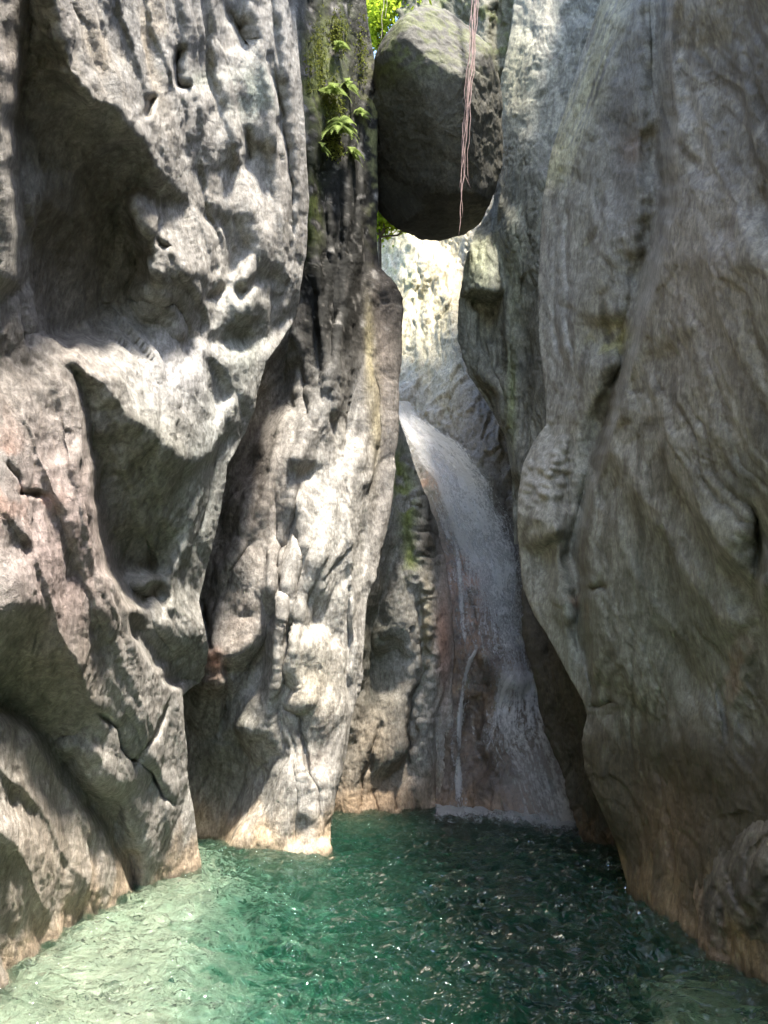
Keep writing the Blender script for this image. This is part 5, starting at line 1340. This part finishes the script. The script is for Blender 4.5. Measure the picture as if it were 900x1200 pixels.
def fern(px, py, y, label, n=13, L_=.5, toward=(.5, -.7, 0)):
    c = at(np.array(float(px)), np.array(float(py)), float(y))
    e = bpy.data.objects.new('fern', None); COL.objects.link(e); e.location = c; tag(e, label, 'fern')
    tw = np.array(toward, float); tw /= np.linalg.norm(tw)
    for k in range(n):
        az = rng.uniform(-1.3, 1.3); d = np.array([tw[0] * math.cos(az) - tw[1] * math.sin(az), tw[0] * math.sin(az) + tw[1] * math.cos(az), 0])
        ln = L_ * rng.uniform(.6, 1.2); up0 = rng.uniform(.1, .7)
        V, Fc = [], []
        m = 15
        side = np.cross(d, (0, 0, 1)); base = np.array([rng.normal() * .03, rng.normal() * .015, rng.normal() * .035])
        cen = []
        for q in range(m):
            t = q / (m - 1)
            V.append(base + d * ln * t * .9 + np.array([0, 0, up0 * ln * t - ln * 1.25 * t * t]))
        for q in range(m - 1):
            t = q / (m - 1); wl = ln * .27 * math.sin(math.pi * min(1, t * .85 + .17))
            for sd in (-1, 1):
                V.append((V[q] + V[q + 1]) / 2 + side * sd * wl + d * wl * .35 - np.array([0, 0, wl * .3])); k0 = len(V) - 1
                mid_ = V[q] * .35 + V[k0] * .65 - d * ln / m * .30; V.append(mid_)
                Fc.append((q, q + 1, k0, k0 + 1))
        mesh_obj('frond', np.array(V), Fc, M_fern, e, smooth=False)
cd = tin(base_mid, blur=10); cf = tin(f_mid, blur=1.6)
mid_depth = lambda x, y: float(sample(cd, np.array([float(x)]), np.array([float(y)]))[0] - sample(cf, np.array([float(x)]), np.array([float(y)]))[0])
fern(398, 150, mid_depth(398, 150) - .12, 'bright green fern clump drooping from the wet black slab', 22, .38, (.2, -.9, 0))
fern(408, 178, mid_depth(408, 178) - .1, 'bright green fern hanging lowest on the black slab, beside the boulder', 12, .30, (.3, -.9, 0))
fern(407, 100, mid_depth(407, 100) - .1, 'small green fern sprig above the larger fern on the black slab', 7, .26)
fern(388, 108, mid_depth(388, 108) - .12, 'pale green fern tuft in the middle of the moss on the black slab', 12, .34, (.2, -.9, 0))
fern(372, 175, mid_depth(372, 175) - .12, 'small fern at the left edge of the moss on the black slab', 9, .28, (.3, -.9, 0))
fern(398, 55, mid_depth(398, 55) - .1, 'highest fern tuft on the mossy slab, near the top of the picture', 10, .28, (.2, -.9, 0))
fern(424, 135, mid_depth(424, 135) - .1, 'fern at the right edge of the mossy slab, nearest the boulder', 9, .24, (.2, -.9, 0))
# moss cushions on the slab
mc = []
for (x, y, rx, ry, n_) in [(372, 90, 10, 26, 900), (385, 120, 12, 26, 900), (396, 40, 10, 22, 600), (362, 245, 6, 28, 700), (372, 60, 8, 30, 500), (385, 150, 14, 14, 700), (400, 130, 12, 30, 700), (390, 175, 16, 12, 500), (425, 60, 6, 40, 250)]:
    xs = x + rng.normal(size=n_) * rx * .6; ys = y + rng.normal(size=n_) * ry * .6
    dp = sample(cd, xs, ys) - sample(cf, xs, ys)
    mc.append(at(xs, ys, dp - rng.uniform(-.02, .10, n_)))
V, Fc = leaves_mesh(np.concatenate(mc), .055, .5, .5)
mo = mesh_obj('moss', V, Fc, M_moss, smooth=False); tag(mo, 'dull green moss hanging on the wet black slab around the ferns', 'moss', kind='stuff')

# ================================================================== LIGHT, SKY, CAMERA
S = Vector((.205, -.34, .92)).normalized()
sun = bpy.data.lights.new('sun', 'SUN'); sun.energy = 2.35; sun.angle = math.radians(6); sun.color = (1, .95, .86)
so = bpy.data.objects.new('sun', sun); COL.objects.link(so); so.rotation_euler = (-S).to_track_quat('-Z', 'Y').to_euler()
w = bpy.data.worlds.new('World'); SC.world = w; w.use_nodes = True; nt = w.node_tree; nt.nodes.clear()
sky = nt.nodes.new('ShaderNodeTexSky'); sky.sky_type = 'NISHITA'; sky.sun_disc = False
sky.sun_elevation = math.asin(S.z); sky.sun_rotation = math.atan2(S.x, S.y)
bg = nt.nodes.new('ShaderNodeBackground'); bg.inputs[1].default_value = .125
wo = nt.nodes.new('ShaderNodeOutputWorld'); nt.links.new(sky.outputs[0], bg.inputs[0]); nt.links.new(bg.outputs[0], wo.inputs[0])

cam = bpy.data.cameras.new('camera'); co = bpy.data.objects.new('camera', cam); COL.objects.link(co)
cam.sensor_fit = 'VERTICAL'; cam.sensor_height = 24; cam.lens = F / 1200 * 24
cam.clip_end = 500; cam.clip_start = .05
co.location = (0, 0, H_CAM); co.rotation_euler = (math.pi / 2 + PITCH, 0, 0)
SC.camera = co
SC.view_settings.view_transform = 'Standard'; SC.view_settings.look = 'None'; SC.view_settings.gamma = 1
SC.view_settings.use_curve_mapping = False
SC.view_settings.exposure = 2.9
SC.view_settings.use_white_balance = True; SC.view_settings.white_balance_temperature = 6750; SC.view_settings.white_balance_tint = 10
cy = SC.cycles
cy.use_denoising = True; cy.denoiser = 'OPENIMAGEDENOISE'
cy.max_bounces = 8; cy.diffuse_bounces = 4; cy.glossy_bounces = 4; cy.transmission_bounces = 6; cy.transparent_max_bounces = 16; cy.volume_bounces = 1
cy.caustics_refractive = True; cy.caustics_reflective = False; cy.sample_clamp_indirect = 6
